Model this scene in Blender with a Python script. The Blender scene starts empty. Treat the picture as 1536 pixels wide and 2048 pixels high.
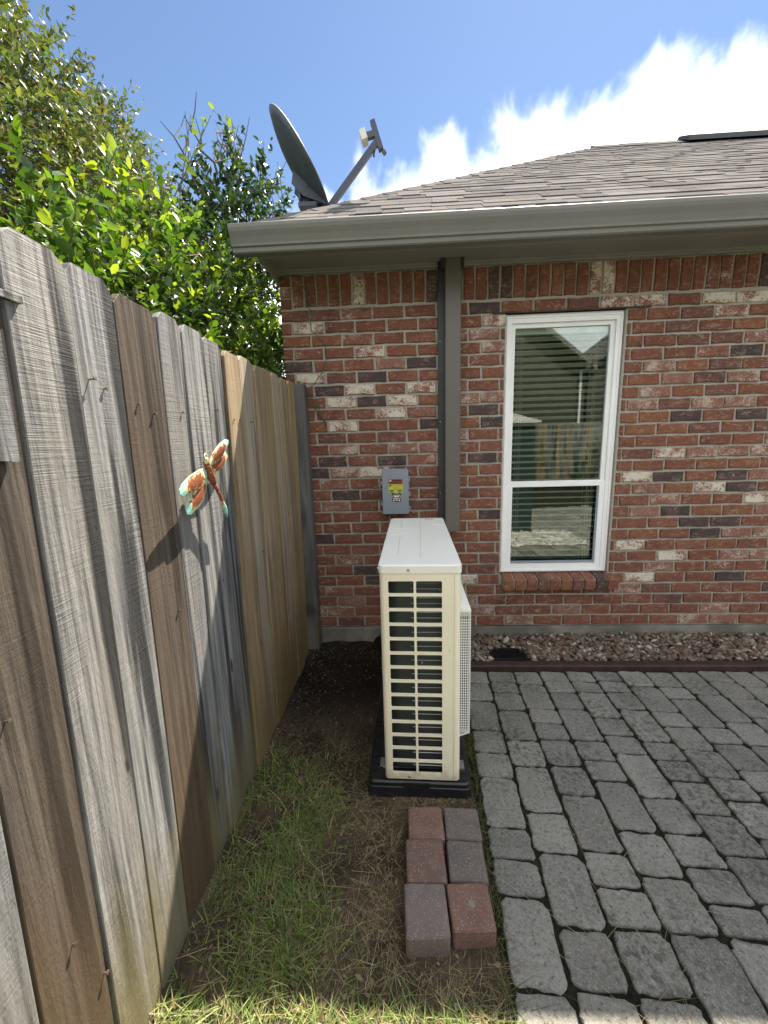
import bpy, math, random
import numpy as np
from mathutils import Vector, Matrix

random.seed(7)
RNG = np.random.default_rng(11)
sc = bpy.context.scene
COL = sc.collection
R = math.radians

# ------------------------------------------------------------------ camera
cam_d = bpy.data.cameras.new('camera')
cam_d.sensor_fit = 'VERTICAL'
cam_d.sensor_height = 36.0
cam_d.lens = 36.0 * 770.0 / 2048.0
cam_d.clip_start = 0.02
cam_d.clip_end = 2000
cam = bpy.data.objects.new('camera', cam_d)
COL.objects.link(cam)
_rt = Vector((0.998657, 0.043558, -0.028058))
_up = Vector((0.019993, 0.175649, 0.98425))
_fw = Vector((-0.0478, 0.983489, -0.174542))
CAM = Vector((0.5687, -2.6423, 1.4185))
m = Matrix((( _rt.x, _up.x, -_fw.x, CAM.x), (_rt.y, _up.y, -_fw.y, CAM.y), (_rt.z, _up.z, -_fw.z, CAM.z), (0, 0, 0, 1)))
cam.matrix_world = m
sc.camera = cam

# ------------------------------------------------------------------ sun, sky, exposure
SUN = Vector((0.25, 0.5, 0.877)).normalized()
sun_el = math.asin(SUN.z)
sun_az = math.atan2(SUN.x, SUN.y)
sd = bpy.data.lights.new('sun', 'SUN')
sd.energy = 4.7
sd.angle = R(0.55)
sd.color = (1.0, 0.93, 0.82)
so = bpy.data.objects.new('sun', sd)
COL.objects.link(so)
so.rotation_euler = SUN.to_track_quat('Z', 'Y').to_euler()

w = bpy.data.worlds.new('World')
sc.world = w
w.use_nodes = True
wn = w.node_tree
wn.nodes.clear()


def wnode(t, **kw):
    n = wn.nodes.new(t)
    for k, v in kw.items():
        setattr(n, k, v)
    return n


SKY_STRENGTH = 0.050
CLOUD_STRENGTH = 0.86
sky = wnode('ShaderNodeTexSky', sky_type='NISHITA', sun_disc=False)
sky.sun_elevation = sun_el
sky.sun_rotation = sun_az
sky.air_density = 1.0
sky.dust_density = 0.1
sky.ozone_density = 4.5
bg1 = wnode('ShaderNodeBackground')
bg1.inputs['Strength'].default_value = SKY_STRENGTH
bg2 = wnode('ShaderNodeBackground')
bg2.inputs['Color'].default_value = (0.93, 0.96, 1.0, 1)
bg2.inputs['Strength'].default_value = CLOUD_STRENGTH
wn.links.new(sky.outputs[0], bg1.inputs['Color'])
tc = wnode('ShaderNodeTexCoord')
dot = wnode('ShaderNodeVectorMath', operation='DOT_PRODUCT')
dot.inputs[1].default_value = (-0.2350, -0.5108, 0.8270)
wn.links.new(tc.outputs['Generated'], dot.inputs[0])
ns = wnode('ShaderNodeTexNoise')
ns.inputs['Scale'].default_value = 5.5
ns.inputs['Detail'].default_value = 9
ns.inputs['Roughness'].default_value = 0.58
wn.links.new(tc.outputs['Generated'], ns.inputs['Vector'])
mp = wnode('ShaderNodeMapping')
mp.inputs['Rotation'].default_value = (R(-32.7), 0, R(8))
mp.inputs['Scale'].default_value = (13, 7, 3.4)
wn.links.new(tc.outputs['Generated'], mp.inputs['Vector'])
nw = wnode('ShaderNodeTexNoise')
nw.inputs['Scale'].default_value = 1.0
nw.inputs['Detail'].default_value = 6
nw.inputs['Distortion'].default_value = 0.6
wn.links.new(mp.outputs[0], nw.inputs['Vector'])


def wmath(op, a, b=None, c=None):
    n = wnode('ShaderNodeMath', operation=op)
    for i, x in enumerate((a, b, c)):
        if x is None:
            continue
        if isinstance(x, (int, float)):
            n.inputs[i].default_value = x
        else:
            wn.links.new(x, n.inputs[i])
    return n.outputs[0]


h = wmath('SUBTRACT', wmath('MULTIPLY', dot.outputs['Value'], -1.0), 0.022)
h = wmath('ADD', h, wmath('MULTIPLY', wmath('SUBTRACT', ns.outputs['Fac'], 0.5), 0.22))
h = wmath('ADD', h, wmath('MULTIPLY', wmath('SUBTRACT', nw.outputs['Fac'], 0.5), 0.17))
mr = wnode('ShaderNodeMapRange', interpolation_type='SMOOTHSTEP')
mr.inputs['From Min'].default_value = -0.040
mr.inputs['From Max'].default_value = 0.072
wn.links.new(h, mr.inputs['Value'])
# thin places inside the bank
ns2 = wnode('ShaderNodeTexNoise')
ns2.inputs['Scale'].default_value = 3.1
ns2.inputs['Detail'].default_value = 5
wn.links.new(tc.outputs['Generated'], ns2.inputs['Vector'])
thin = wnode('ShaderNodeMapRange', interpolation_type='SMOOTHSTEP')
thin.inputs['From Min'].default_value = 0.62
thin.inputs['From Max'].default_value = 0.78
thin.inputs['To Min'].default_value = 1.0
thin.inputs['To Max'].default_value = 0.45
wn.links.new(ns2.outputs['Fac'], thin.inputs['Value'])
bank = wmath('MULTIPLY', mr.outputs[0], thin.outputs[0])
# broken cloud out of view, added to brighten the shade; the window pane mirrors some
ns3 = wnode('ShaderNodeTexNoise')
ns3.inputs['Scale'].default_value = 2.6
ns3.inputs['Detail'].default_value = 9
ns3.inputs['Roughness'].default_value = 0.55
wn.links.new(tc.outputs['Generated'], ns3.inputs['Vector'])
cum = wnode('ShaderNodeMapRange', interpolation_type='SMOOTHSTEP')
cum.inputs['From Min'].default_value = 0.44
cum.inputs['From Max'].default_value = 0.58
wn.links.new(ns3.outputs['Fac'], cum.inputs['Value'])
away = wnode('ShaderNodeMapRange', interpolation_type='SMOOTHSTEP')
away.inputs['From Min'].default_value = 0.30
away.inputs['From Max'].default_value = 0.46
wn.links.new(dot.outputs['Value'], away.inputs['Value'])
mask = wmath('MAXIMUM', bank, wmath('MULTIPLY', cum.outputs[0], away.outputs[0]))
mx = wnode('ShaderNodeMixShader')
wn.links.new(mask, mx.inputs[0])
wn.links.new(bg1.outputs[0], mx.inputs[1])
wn.links.new(bg2.outputs[0], mx.inputs[2])
wo = wnode('ShaderNodeOutputWorld')
wn.links.new(mx.outputs[0], wo.inputs['Surface'])

vs = sc.view_settings
vs.view_transform = 'Standard'
vs.look = 'None'
vs.exposure = 1.95
vs.use_white_balance = True
vs.white_balance_temperature = 6900
vs.white_balance_tint = 10
vs.gamma = 1.0
vs.use_curve_mapping = False
sc.cycles.max_bounces = 8
sc.cycles.transparent_max_bounces = 8


# ------------------------------------------------------------------ node helpers
class N:
    def __init__(self, name, rough=0.6, spec=0.4, metal=0.0, base=(0.5, 0.5, 0.5)):
        self.m = bpy.data.materials.new(name)
        self.m.use_nodes = True
        self.t = self.m.node_tree
        self.b = self.t.nodes['Principled BSDF']
        self.b.inputs['Base Color'].default_value = (*base, 1)
        self.b.inputs['Roughness'].default_value = rough
        self.b.inputs['Specular IOR Level'].default_value = spec
        self.b.inputs['Metallic'].default_value = metal
        self.m.diffuse_color = (*base, 1)

    def n(self, t, **kw):
        x = self.t.nodes.new(t)
        for k, v in kw.items():
            setattr(x, k, v)
        return x

    def L(self, a, b):
        if isinstance(a, (int, float)):
            b.default_value = a
        elif isinstance(a, (tuple, list)):
            b.default_value = (*a, 1) if len(a) == 3 and b.type == 'RGBA' else a
        else:
            self.t.links.new(a, b)

    def obj(self, rnd=17.0):
        """object coordinates, shifted per object so copies differ"""
        c = self.n('ShaderNodeTexCoord').outputs['Object']
        oi = self.n('ShaderNodeObjectInfo').outputs['Random']
        mu = self.math('MULTIPLY', oi, rnd)
        a = self.n('ShaderNodeVectorMath', operation='ADD')
        self.L(c, a.inputs[0])
        self.L(mu, a.inputs[1])
        return a.outputs[0]

    def pos(self):
        return self.n('ShaderNodeNewGeometry').outputs['Position']

    def rnd(self):
        a = self.n('ShaderNodeObjectInfo').outputs['Random']
        b = self.n('ShaderNodeNewGeometry').outputs['Random Per Island']
        return self.math('FRACT', self.math('ADD', a, b))

    def map(self, v, scale=(1, 1, 1), rot=(0, 0, 0), loc=(0, 0, 0)):
        x = self.n('ShaderNodeMapping')
        self.L(v, x.inputs['Vector'])
        x.inputs['Scale'].default_value = scale
        x.inputs['Rotation'].default_value = rot
        x.inputs['Location'].default_value = loc
        return x.outputs[0]

    def noise(self, v, scale=5, detail=4, rough=0.55, dist=0.0):
        x = self.n('ShaderNodeTexNoise')
        self.L(v, x.inputs['Vector'])
        x.inputs['Scale'].default_value = scale
        x.inputs['Detail'].default_value = detail
        x.inputs['Roughness'].default_value = rough
        x.inputs['Distortion'].default_value = dist
        return x.outputs['Fac']

    def math(self, op, a, b=0.0, clamp=False):
        x = self.n('ShaderNodeMath', operation=op, use_clamp=clamp)
        self.L(a, x.inputs[0])
        self.L(b, x.inputs[1])
        return x.outputs[0]

    def rng(self, v, a, b, lo=0.0, hi=1.0):
        x = self.n('ShaderNodeMapRange', interpolation_type='SMOOTHSTEP')
        self.L(v, x.inputs['Value'])
        x.inputs['From Min'].default_value = a
        x.inputs['From Max'].default_value = b
        x.inputs['To Min'].default_value = lo
        x.inputs['To Max'].default_value = hi
        return x.outputs[0]

    def mix(self, f, a, b, blend='MIX'):
        x = self.n('ShaderNodeMix', data_type='RGBA', blend_type=blend)
        self.L(f, x.inputs[0])
        self.L(a, x.inputs[6])
        self.L(b, x.inputs[7])
        return x.outputs[2]

    def sep(self, v, i):
        x = self.n('ShaderNodeSeparateXYZ')
        self.L(v, x.inputs[0])
        return x.outputs[i]

    def attr(self, name):
        return self.n('ShaderNodeAttribute', attribute_name=name)

    def color(self, c):
        self.L(c, self.b.inputs['Base Color'])

    def rough(self, r):
        self.L(r, self.b.inputs['Roughness'])

    def bump(self, h, strength=0.5, dist=0.002):
        x = self.n('ShaderNodeBump')
        x.inputs['Strength'].default_value = strength
        x.inputs['Distance'].default_value = dist
        self.L(h, x.inputs['Height'])
        self.L(x.outputs[0], self.b.inputs['Normal'])


M = {}


def plain(name, base, rough=0.6, spec=0.4, metal=0.0, var=0.12, scale=9, bump=0.0):
    k = N(name, rough, spec, metal, base)
    v = k.obj()
    f = k.noise(v, scale, 5)
    d = tuple(max(0, c * (1 - var)) for c in base)
    l = tuple(min(1, c * (1 + var)) for c in base)
    k.color(k.mix(k.rng(f, 0.3, 0.7), d, l))
    if bump:
        k.bump(k.noise(v, scale * 12, 3), bump, 0.001)
    M[name] = k.m
    return k.m


# ---- brick
def brick_mat(name, c1, c2, white=0.0, wcol=(0.62, 0.56, 0.48), soot=0.0):
    k = N(name, 0.88, 0.25)
    v = k.obj(31.0)
    big = k.noise(v, 7, 3)
    fine = k.noise(v, 38, 7, 0.72)
    col = k.mix(k.rng(big, 0.3, 0.7), c1, c2)
    r = k.rnd()
    col = k.mix(k.math('MULTIPLY', k.math('FRACT', k.math('MULTIPLY', r, 7.31)), 0.35), col, tuple(x * 0.55 for x in c1))
    col = k.mix(k.rng(fine, 0.46, 0.70, 0, 0.65), col, tuple(x * 0.45 for x in c2))
    sm = k.noise(k.map(v, (0.8, 1, 1.6), (0, R(-35), 0)), 30, 5, 0.7, 1.2)
    col = k.mix(k.rng(sm, 0.51, 0.66, 0, 0.62), col, (0.35, 0.265, 0.20))
    # kiln soot patches
    so_ = k.rng(k.noise(v, 10, 4), 0.62 - soot * 0.3, 0.78 - soot * 0.3, 0, 0.75)
    col = k.mix(so_, col, (0.055, 0.042, 0.042))
    # lime wash remains: flaky patches with pits
    wv = k.map(v, (1.0, 1.0, 1.35), (0, R(25), 0))
    patch = k.noise(wv, 9, 2)
    flake = k.noise(wv, 75, 6, 0.75, 0.9)
    wsum = k.math('ADD', k.math('MULTIPLY', patch, 0.75), k.math('MULTIPLY', flake, 1.15))
    lo = 1.24 - white * 0.40
    wm = k.math('MULTIPLY', k.rng(wsum, lo, lo + 0.12), 0.92)
    col = k.mix(wm, col, wcol)
    # a few pits
    pit = k.rng(k.noise(v, 70, 2), 0.70, 0.74)
    col = k.mix(k.math('MULTIPLY', pit, 0.7), col, (0.03, 0.025, 0.025))
    k.color(col)
    hgt = k.math('ADD', k.math('MULTIPLY', fine, 0.5), k.math('MULTIPLY', wm, 0.35))
    hgt = k.math('SUBTRACT', hgt, k.math('MULTIPLY', pit, 0.8))
    k.bump(hgt, 0.6, 0.003)
    M[name] = k.m


brick_mat('brick_red', (0.180, 0.068, 0.044), (0.222, 0.088, 0.055), 0.08)
brick_mat('brick_brown', (0.145, 0.066, 0.052), (0.18, 0.078, 0.058), 0.12, soot=0.25)
brick_mat('brick_dark', (0.072, 0.05, 0.048), (0.11, 0.062, 0.055), 0.10, soot=0.55)
brick_mat('brick_orange', (0.235, 0.10, 0.05), (0.215, 0.085, 0.048), 0.05)
brick_mat('brick_streak', (0.190, 0.072, 0.049), (0.225, 0.092, 0.060), 0.52, (0.55, 0.43, 0.36))
brick_mat('brick_pink', (0.24, 0.105, 0.075), (0.265, 0.13, 0.095), 0.68, (0.48, 0.39, 0.32))
brick_mat('brick_white', (0.25, 0.09, 0.065), (0.28, 0.12, 0.09), 0.93, (0.62, 0.57, 0.47))
BK = {'r': 'brick_red', 'n': 'brick_brown', 'd': 'brick_dark', 'o': 'brick_orange', 'v': 'brick_streak', 'w': 'brick_pink', 'W': 'brick_white'}

k = N('mortar', 0.95, 0.15)
v = k.pos()
f = k.noise(v, 6, 4)
g = k.noise(v, 90, 5)
k.color(k.mix(k.rng(g, 0.25, 0.8), k.mix(f, (0.27, 0.25, 0.21), (0.39, 0.365, 0.31)), (0.47, 0.44, 0.38)))
k.bump(k.math('ADD', g, k.noise(v, 30, 4)), 0.8, 0.006)
M['mortar'] = k.m

k = N('concrete', 0.9, 0.25)
v = k.pos()
f = k.noise(v, 5, 6)
g = k.noise(v, 120, 4)
c = k.mix(k.rng(f, 0.35, 0.7), (0.13, 0.125, 0.10), (0.25, 0.24, 0.20))
c = k.mix(k.rng(g, 0.5, 0.8, 0, 0.5), c, (0.30, 0.29, 0.25))
c = k.mix(k.rng(k.noise(v, 2.3, 5), 0.5, 0.7, 0, 0.8), c, (0.07, 0.075, 0.05))
k.color(c)
k.bump(k.math('ADD', g, f), 0.5, 0.004)
M['concrete'] = k.m


# ---- timber
def wood(name, light, dark, warm, saw=0.6, sawrot=0.0, grain=0.5, wet=(0.17, 0.145, 0.075), wet_h=0.55, stain=0.6, spec=0.16):
    k = N(name, 0.62, spec)
    v = k.obj(23.0)
    gv = k.map(v, (25, 75, 1.7))
    gr = k.noise(gv, 1.0, 7, 0.62, 0.35)
    sv = k.map(v, (40, 7, 300), (R(sawrot), 0, 0))
    sw = k.noise(sv, 1.0, 3, 0.6, 0.7)
    sv2 = k.map(v, (10, 3.0, 95), (R(sawrot * 0.8), 0, 0))
    sw2 = k.noise(sv2, 1.0, 2, 0.5)
    st = k.noise(k.map(v, (9, 19, 0.75)), 1.0, 5, 0.55, 0.35)
    big = k.noise(k.map(v, (3, 5, 0.9)), 1.0, 3)
    col = k.mix(k.rng(gr, 0.30, 0.68), dark, light)
    smask = k.rng(k.noise(k.map(v, (4, 9, 3.2)), 1.0, 3), 0.38, 0.62)
    col = k.mix(k.math('MULTIPLY', k.math('MULTIPLY', k.rng(sw, 0.50, 0.72), saw * 0.22), smask), col, tuple(min(1, x * 1.3) for x in light))
    col = k.mix(k.math('MULTIPLY', k.rng(gr, 0.62, 0.72), 0.5 * grain), col, tuple(x * 0.45 for x in dark))
    col = k.mix(k.rng(big, 0.45, 0.68, 0, 0.65), col, warm)
    col = k.mix(k.rng(st, 0.49, 0.61, 0, stain), col, tuple(x * 0.34 for x in dark))
    # knots
    vo = k.n('ShaderNodeTexVoronoi', voronoi_dimensions='3D')
    k.L(k.map(v, (1.0, 7.5, 2.3)), vo.inputs['Vector'])
    vo.inputs['Scale'].default_value = 1.0
    kn = k.rng(vo.outputs['Distance'], 0.05, 0.085, 1.0, 0.0)
    col = k.mix(k.math('MULTIPLY', kn, 0.85), col, (0.035, 0.022, 0.016))
    # damp, greenish foot of the boards
    z = k.sep(k.pos(), 2)
    wz = k.math('ADD', z, k.math('MULTIPLY', k.math('SUBTRACT', k.noise(k.map(v, (6, 16, 2)), 1.0, 4), 0.5), 0.9))
    wm = k.rng(wz, 0.0, wet_h, 0.85, 0.0)
    col = k.mix(wm, col, wet)
    k.color(col)
    hh = k.math('ADD', k.math('MULTIPLY', gr, grain * 0.7), k.math('MULTIPLY', k.math('MULTIPLY', sw, saw * 0.75), k.math('ADD', smask, 0.2)))
    hh = k.math('ADD', hh, k.math('MULTIPLY', k.math('MULTIPLY', sw2, saw * 0.55), smask))
    hh = k.math('ADD', hh, k.math('MULTIPLY', k.noise(k.map(v, (120, 160, 60)), 1.0, 3, 0.7), 0.5))
    k.bump(hh, 0.7, 0.0036)
    k.rough(k.rng(gr, 0.3, 0.7, 0.48, 0.72))
    M[name] = k.m


wood('wood_grey', (0.235, 0.235, 0.238), (0.060, 0.061, 0.066), (0.22, 0.21, 0.195), 0.8, 2, stain=0.9)
wood('wood_silver', (0.30, 0.30, 0.298), (0.082, 0.083, 0.088), (0.235, 0.228, 0.215), 0.85, 4, stain=0.9)
wood('wood_sawn', (0.295, 0.288, 0.278), (0.075, 0.074, 0.076), (0.205, 0.188, 0.158), 1.0, -16, stain=0.92)
wood('wood_brown', (0.20, 0.155, 0.12), (0.085, 0.062, 0.05), (0.165, 0.12, 0.09), 0.25, 0, 0.95, wet=(0.19, 0.125, 0.06))
wood('wood_umber', (0.125, 0.106, 0.088), (0.040, 0.033, 0.029), (0.088, 0.066, 0.050), 0.35, 3, 0.8, wet=(0.105, 0.070, 0.040), wet_h=0.9)
wood('wood_tan', (0.37, 0.29, 0.195), (0.185, 0.135, 0.085), (0.30, 0.22, 0.125), 0.55, 1, wet=(0.22, 0.17, 0.08), stain=0.35)
wood('wood_pale', (0.40, 0.345, 0.275), (0.22, 0.18, 0.135), (0.33, 0.26, 0.18), 0.35, 0, 0.7, wet=(0.23, 0.18, 0.09), stain=0.5)
wood('wood_olive', (0.36, 0.285, 0.165), (0.20, 0.15, 0.085), (0.34, 0.24, 0.11), 0.25, 0, 0.6, wet=(0.22, 0.165, 0.07), stain=0.35)
wood('wood_post', (0.17, 0.165, 0.16), (0.07, 0.068, 0.068), (0.12, 0.11, 0.10), 0.2, 0, 1.0, stain=0.5, wet=(0.10, 0.09, 0.065))

# ---- painted trim, vinyl, metals
plain('trim_paint', (0.235, 0.228, 0.21), 0.55, 0.4, var=0.06, scale=3, bump=0.06)
plain('gutter_paint', (0.172, 0.166, 0.150), 0.62, 0.45, var=0.05, scale=3, bump=0.05)
plain('cover_paint', (0.125, 0.112, 0.095), 0.45, 0.45, var=0.06, scale=3, bump=0.05)
plain('bronze_dark', (0.035, 0.034, 0.034), 0.5, 0.4, var=0.1)
plain('vinyl_white', (0.84, 0.84, 0.82), 0.38, 0.45, var=0.04, scale=4)
plain('caulk', (0.55, 0.54, 0.50), 0.7, 0.3, var=0.15, scale=30, bump=0.3)
plain('steel_rust', (0.075, 0.055, 0.045), 0.75, 0.3, var=0.3, scale=20)
k = N('casing_cream', 0.34, 0.5)
v = k.n('ShaderNodeTexCoord').outputs['Object']
c = k.mix(k.rng(k.noise(v, 4, 4), 0.3, 0.7), (0.81, 0.76, 0.585), (0.86, 0.81, 0.635))
run = k.math('MULTIPLY', k.rng(k.noise(k.map(v, (70, 70, 2.2)), 1.0, 5, 0.6), 0.50, 0.75), k.rng(k.noise(v, 6, 3), 0.42, 0.62))
c = k.mix(k.math('MULTIPLY', run, 0.35), c, (0.52, 0.46, 0.33))
sp_ = k.rng(k.noise(v, 150, 3, 0.6), 0.68, 0.74, 0, 0.5)
c = k.mix(sp_, c, (0.45, 0.40, 0.30))
dirt = k.rng(k.math('ADD', k.sep(v, 2), k.math('MULTIPLY', k.math('SUBTRACT', k.noise(v, 25, 4), 0.5), 0.16)), 0.0, 0.07, 0.55, 0.0)
c = k.mix(dirt, c, (0.42, 0.36, 0.25))
k.color(c)
k.bump(k.noise(v, 90, 2), 0.03, 0.001)
M['casing_cream'] = k.m
plain('casing_top', (0.80, 0.80, 0.74), 0.30, 0.5, var=0.03, scale=4, bump=0.03)
plain('casing_groove', (0.42, 0.43, 0.41), 0.5, 0.4, var=0.05)
plain('guard_white', (0.76, 0.76, 0.73), 0.4, 0.45, var=0.04)
plain('tube_dull', (0.30, 0.31, 0.30), 0.35, 0.5, metal=0.6)
plain('black_plastic', (0.012, 0.012, 0.014), 0.42, 0.5, var=0.3, scale=20, bump=0.25)
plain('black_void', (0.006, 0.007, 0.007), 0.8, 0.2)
plain('screw_steel', (0.45, 0.44, 0.41), 0.35, 0.5, metal=0.8)
plain('nail_rust', (0.10, 0.075, 0.06), 0.6, 0.4, metal=0.4, var=0.3, scale=60)
plain('grey_plastic', (0.235, 0.27, 0.305), 0.30, 0.5, var=0.05, scale=6)
plain('label_red', (0.34, 0.05, 0.045), 0.4, 0.4)
plain('label_yellow', (0.56, 0.55, 0.08), 0.4, 0.4)
plain('label_black', (0.02, 0.02, 0.015), 0.4, 0.4)
plain('label_pale', (0.62, 0.60, 0.52), 0.4, 0.4)
plain('dish_grey', (0.055, 0.066, 0.095), 0.5, 0.4, var=0.1)
plain('lnb_white', (0.62, 0.60, 0.54), 0.45, 0.4)
plain('edging_brown', (0.042, 0.024, 0.020), 0.6, 0.35, var=0.25, scale=14, bump=0.3)
plain('wire_green', (0.025, 0.10, 0.055), 0.5, 0.4)
plain('bark', (0.10, 0.08, 0.06), 0.85, 0.2, var=0.35, scale=25, bump=0.6)
plain('twig_grey', (0.14, 0.115, 0.10), 0.8, 0.2, var=0.2, scale=25)
plain('cabinet_green', (0.03, 0.055, 0.05), 0.5, 0.4)
plain('siding', (0.055, 0.054, 0.043), 0.7, 0.3, var=0.06)
plain('room_wall', (0.20, 0.19, 0.17), 0.9, 0.2)
plain('interior_dark', (0.02, 0.02, 0.02), 0.9, 0.2)

k = N('blind_slat', 0.5, 0.4, base=(0.80, 0.75, 0.62))
M['blind_slat'] = k.m

# coil fins
k = N('coil_fins', 0.5, 0.5, 0.35)
v = k.n('ShaderNodeTexCoord').outputs['Object']
wv = k.n('ShaderNodeTexWave', wave_type='BANDS', bands_direction='X')
k.L(v, wv.inputs['Vector'])
wv.inputs['Scale'].default_value = 140
wv.inputs['Distortion'].default_value = 0.3
k.color(k.mix(wv.outputs['Fac'], (0.020, 0.024, 0.024), (0.075, 0.088, 0.086)))
M['coil_fins'] = k.m

# glass
gm = bpy.data.materials.new('window_glass')
gm.use_nodes = True
gt = gm.node_tree
gt.nodes.clear()
go = gt.nodes.new('ShaderNodeOutputMaterial')
gx = gt.nodes.new('ShaderNodeMixShader')
gtr = gt.nodes.new('ShaderNodeBsdfTransparent')
gtr.inputs[0].default_value = (0.90, 0.95, 0.93, 1)
ggl = gt.nodes.new('ShaderNodeBsdfGlossy')
ggl.inputs['Roughness'].default_value = 0.004
ggl.inputs['Color'].default_value = (0.92, 1.0, 0.98, 1)
gfr = gt.nodes.new('ShaderNodeFresnel')
gfr.inputs['IOR'].default_value = 1.74
gt.links.new(gfr.outputs[0], gx.inputs[0])
gt.links.new(gtr.outputs[0], gx.inputs[1])
gt.links.new(ggl.outputs[0], gx.inputs[2])
gt.links.new(gx.outputs[0], go.inputs['Surface'])
M['window_glass'] = gm

# shingles
k = N('shingle', 1.0, 0.0)
v = k.obj(9.0)
g = k.noise(k.pos(), 230, 3, 0.7)
r = k.rnd()
c = k.mix(r, (0.085, 0.080, 0.080), (0.185, 0.175, 0.172))
c = k.mix(k.rng(k.noise(k.pos(), 7, 3), 0.35, 0.7, 0, 0.5), c, (0.13, 0.124, 0.122))
c = k.mix(k.rng(g, 0.4, 0.75, 0, 0.5), c, (0.27, 0.258, 0.25))
c = k.mix(k.rng(g, 0.45, 0.25, 0, 0.6), c, (0.07, 0.06, 0.055))
k.color(c)
k.bump(g, 0.3, 0.002)
M['shingle'] = k.m

# pavers
k = N('paver', 0.88, 0.15)
v = k.obj(13.0)
p = k.pos()
f = k.noise(v, 9, 5)
g = k.noise(p, 240, 4, 0.75)
r = k.rnd()
c = k.mix(k.rng(f, 0.3, 0.7), (0.118, 0.115, 0.102), (0.20, 0.194, 0.174))
c = k.mix(k.math('MULTIPLY', r, 0.55), c, (0.345, 0.332, 0.292))
c = k.mix(k.math('MULTIPLY', k.math('FRACT', k.math('MULTIPLY', r, 5.7)), 0.30), c, (0.135, 0.130, 0.115))
c = k.mix(k.rng(g, 0.60, 0.72, 0, 0.65), c, (0.42, 0.41, 0.375))
c = k.mix(k.rng(g, 0.40, 0.30, 0, 0.55), c, (0.06, 0.06, 0.055))
vo = k.n('ShaderNodeTexVoronoi')
k.L(p, vo.inputs['Vector'])
vo.inputs['Scale'].default_value = 210
gs = k.math('MULTIPLY', k.rng(vo.outputs['Distance'], 0.30, 0.40, 1, 0), k.rng(k.sep(vo.outputs['Color'], 0), 0.55, 0.75))
c = k.mix(k.math('MULTIPLY', gs, 0.42), c, (0.46, 0.44, 0.39))
g2 = k.noise(p, 85, 5, 0.75)
c = k.mix(k.rng(g2, 0.49, 0.32, 0, 0.8), c, (0.055, 0.053, 0.046))
c = k.mix(k.rng(g2, 0.53, 0.70, 0, 0.6), c, (0.36, 0.35, 0.315))
al = k.math('MULTIPLY', k.rng(k.noise(p, 3.1, 4), 0.46, 0.60), k.rng(k.noise(p, 42, 5, 0.7), 0.46, 0.60))
c = k.mix(k.math('MULTIPLY', al, 0.62), c, (0.040, 0.042, 0.034))
k.color(c)
k.bump(k.math('ADD', g, k.math('MULTIPLY', k.noise(p, 60, 4), 0.8)), 0.75, 0.004)
M['paver'] = k.m

k = N('joint_soil', 0.98, 0.1)
p = k.pos()
g = k.noise(p, 160, 5, 0.7)
c = k.mix(k.rng(g, 0.3, 0.7), (0.011, 0.011, 0.008), (0.034, 0.033, 0.022))
c = k.mix(k.rng(k.noise(p, 20, 4), 0.5, 0.68, 0, 0.7), c, (0.035, 0.045, 0.02))
k.color(c)
k.bump(k.math('ADD', g, k.noise(p, 45, 4)), 1.0, 0.01)
M['joint_soil'] = k.m


def speckled(name, c1, c2):
    k = N(name, 0.85, 0.3)
    v = k.obj(19.0)
    f = k.noise(v, 14, 4)
    c = k.mix(k.rng(f, 0.3, 0.7), c1, c2)
    vo = k.n('ShaderNodeTexVoronoi')
    k.L(v, vo.inputs['Vector'])
    vo.inputs['Scale'].default_value = 230
    sp = k.math('MULTIPLY', k.rng(vo.outputs['Distance'], 0.28, 0.40, 1, 0), k.rng(k.sep(vo.outputs['Color'], 0), 0.66, 0.85))
    c = k.mix(k.math('MULTIPLY', sp, 0.75), c, (0.40, 0.36, 0.32))
    c = k.mix(k.rng(k.noise(v, 30, 5, 0.7), 0.48, 0.72, 0, 0.45), c, (0.22, 0.17, 0.125))
    g = k.noise(v, 190, 4, 0.7)
    c = k.mix(k.rng(g, 0.35, 0.22, 0, 0.7), c, tuple(x * 0.3 for x in c1))
    k.color(c)
    k.bump(g, 0.8, 0.003)
    M[name] = k.m


speckled('cobble_red', (0.165, 0.092, 0.074), (0.205, 0.118, 0.095))
speckled('cobble_rust', (0.175, 0.098, 0.078), (0.14, 0.095, 0.082))
speckled('cobble_slate', (0.12, 0.102, 0.095), (0.16, 0.13, 0.118))
speckled('cobble_mauve', (0.15, 0.122, 0.112), (0.195, 0.155, 0.14))

# soil
k = N('soil', 0.97, 0.12)
p = k.pos()
f = k.noise(p, 5, 5)
g = k.noise(p, 70, 6, 0.7)
c = k.mix(k.rng(f, 0.35, 0.65), (0.052, 0.038, 0.026), (0.115, 0.084, 0.056))
c = k.mix(k.rng(g, 0.5, 0.8, 0, 0.7), c, (0.21, 0.165, 0.115))
c = k.mix(k.rng(g, 0.4, 0.25, 0, 0.8), c, (0.015, 0.012, 0.009))
# darker towards the house
wet = k.rng(k.math('ADD', k.sep(p, 1), k.math('MULTIPLY', k.math('SUBTRACT', f, 0.5), 0.6)), -0.95, -0.55)  # mask of the darker soil towards the house
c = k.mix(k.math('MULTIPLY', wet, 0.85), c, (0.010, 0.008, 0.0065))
k.color(c)
k.bump(k.math('ADD', g, k.noise(p, 22, 5)), 1.0, 0.014)
M['soil'] = k.m

k = N('far_lawn', 0.95, 0.15)
p = k.pos()
k.color(k.mix(k.rng(k.noise(p, 1.5, 6), 0.35, 0.65), (0.055, 0.085, 0.025), (0.11, 0.12, 0.045)))
k.bump(k.noise(p, 60, 5), 1.0, 0.03)
M['far_lawn'] = k.m


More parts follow.
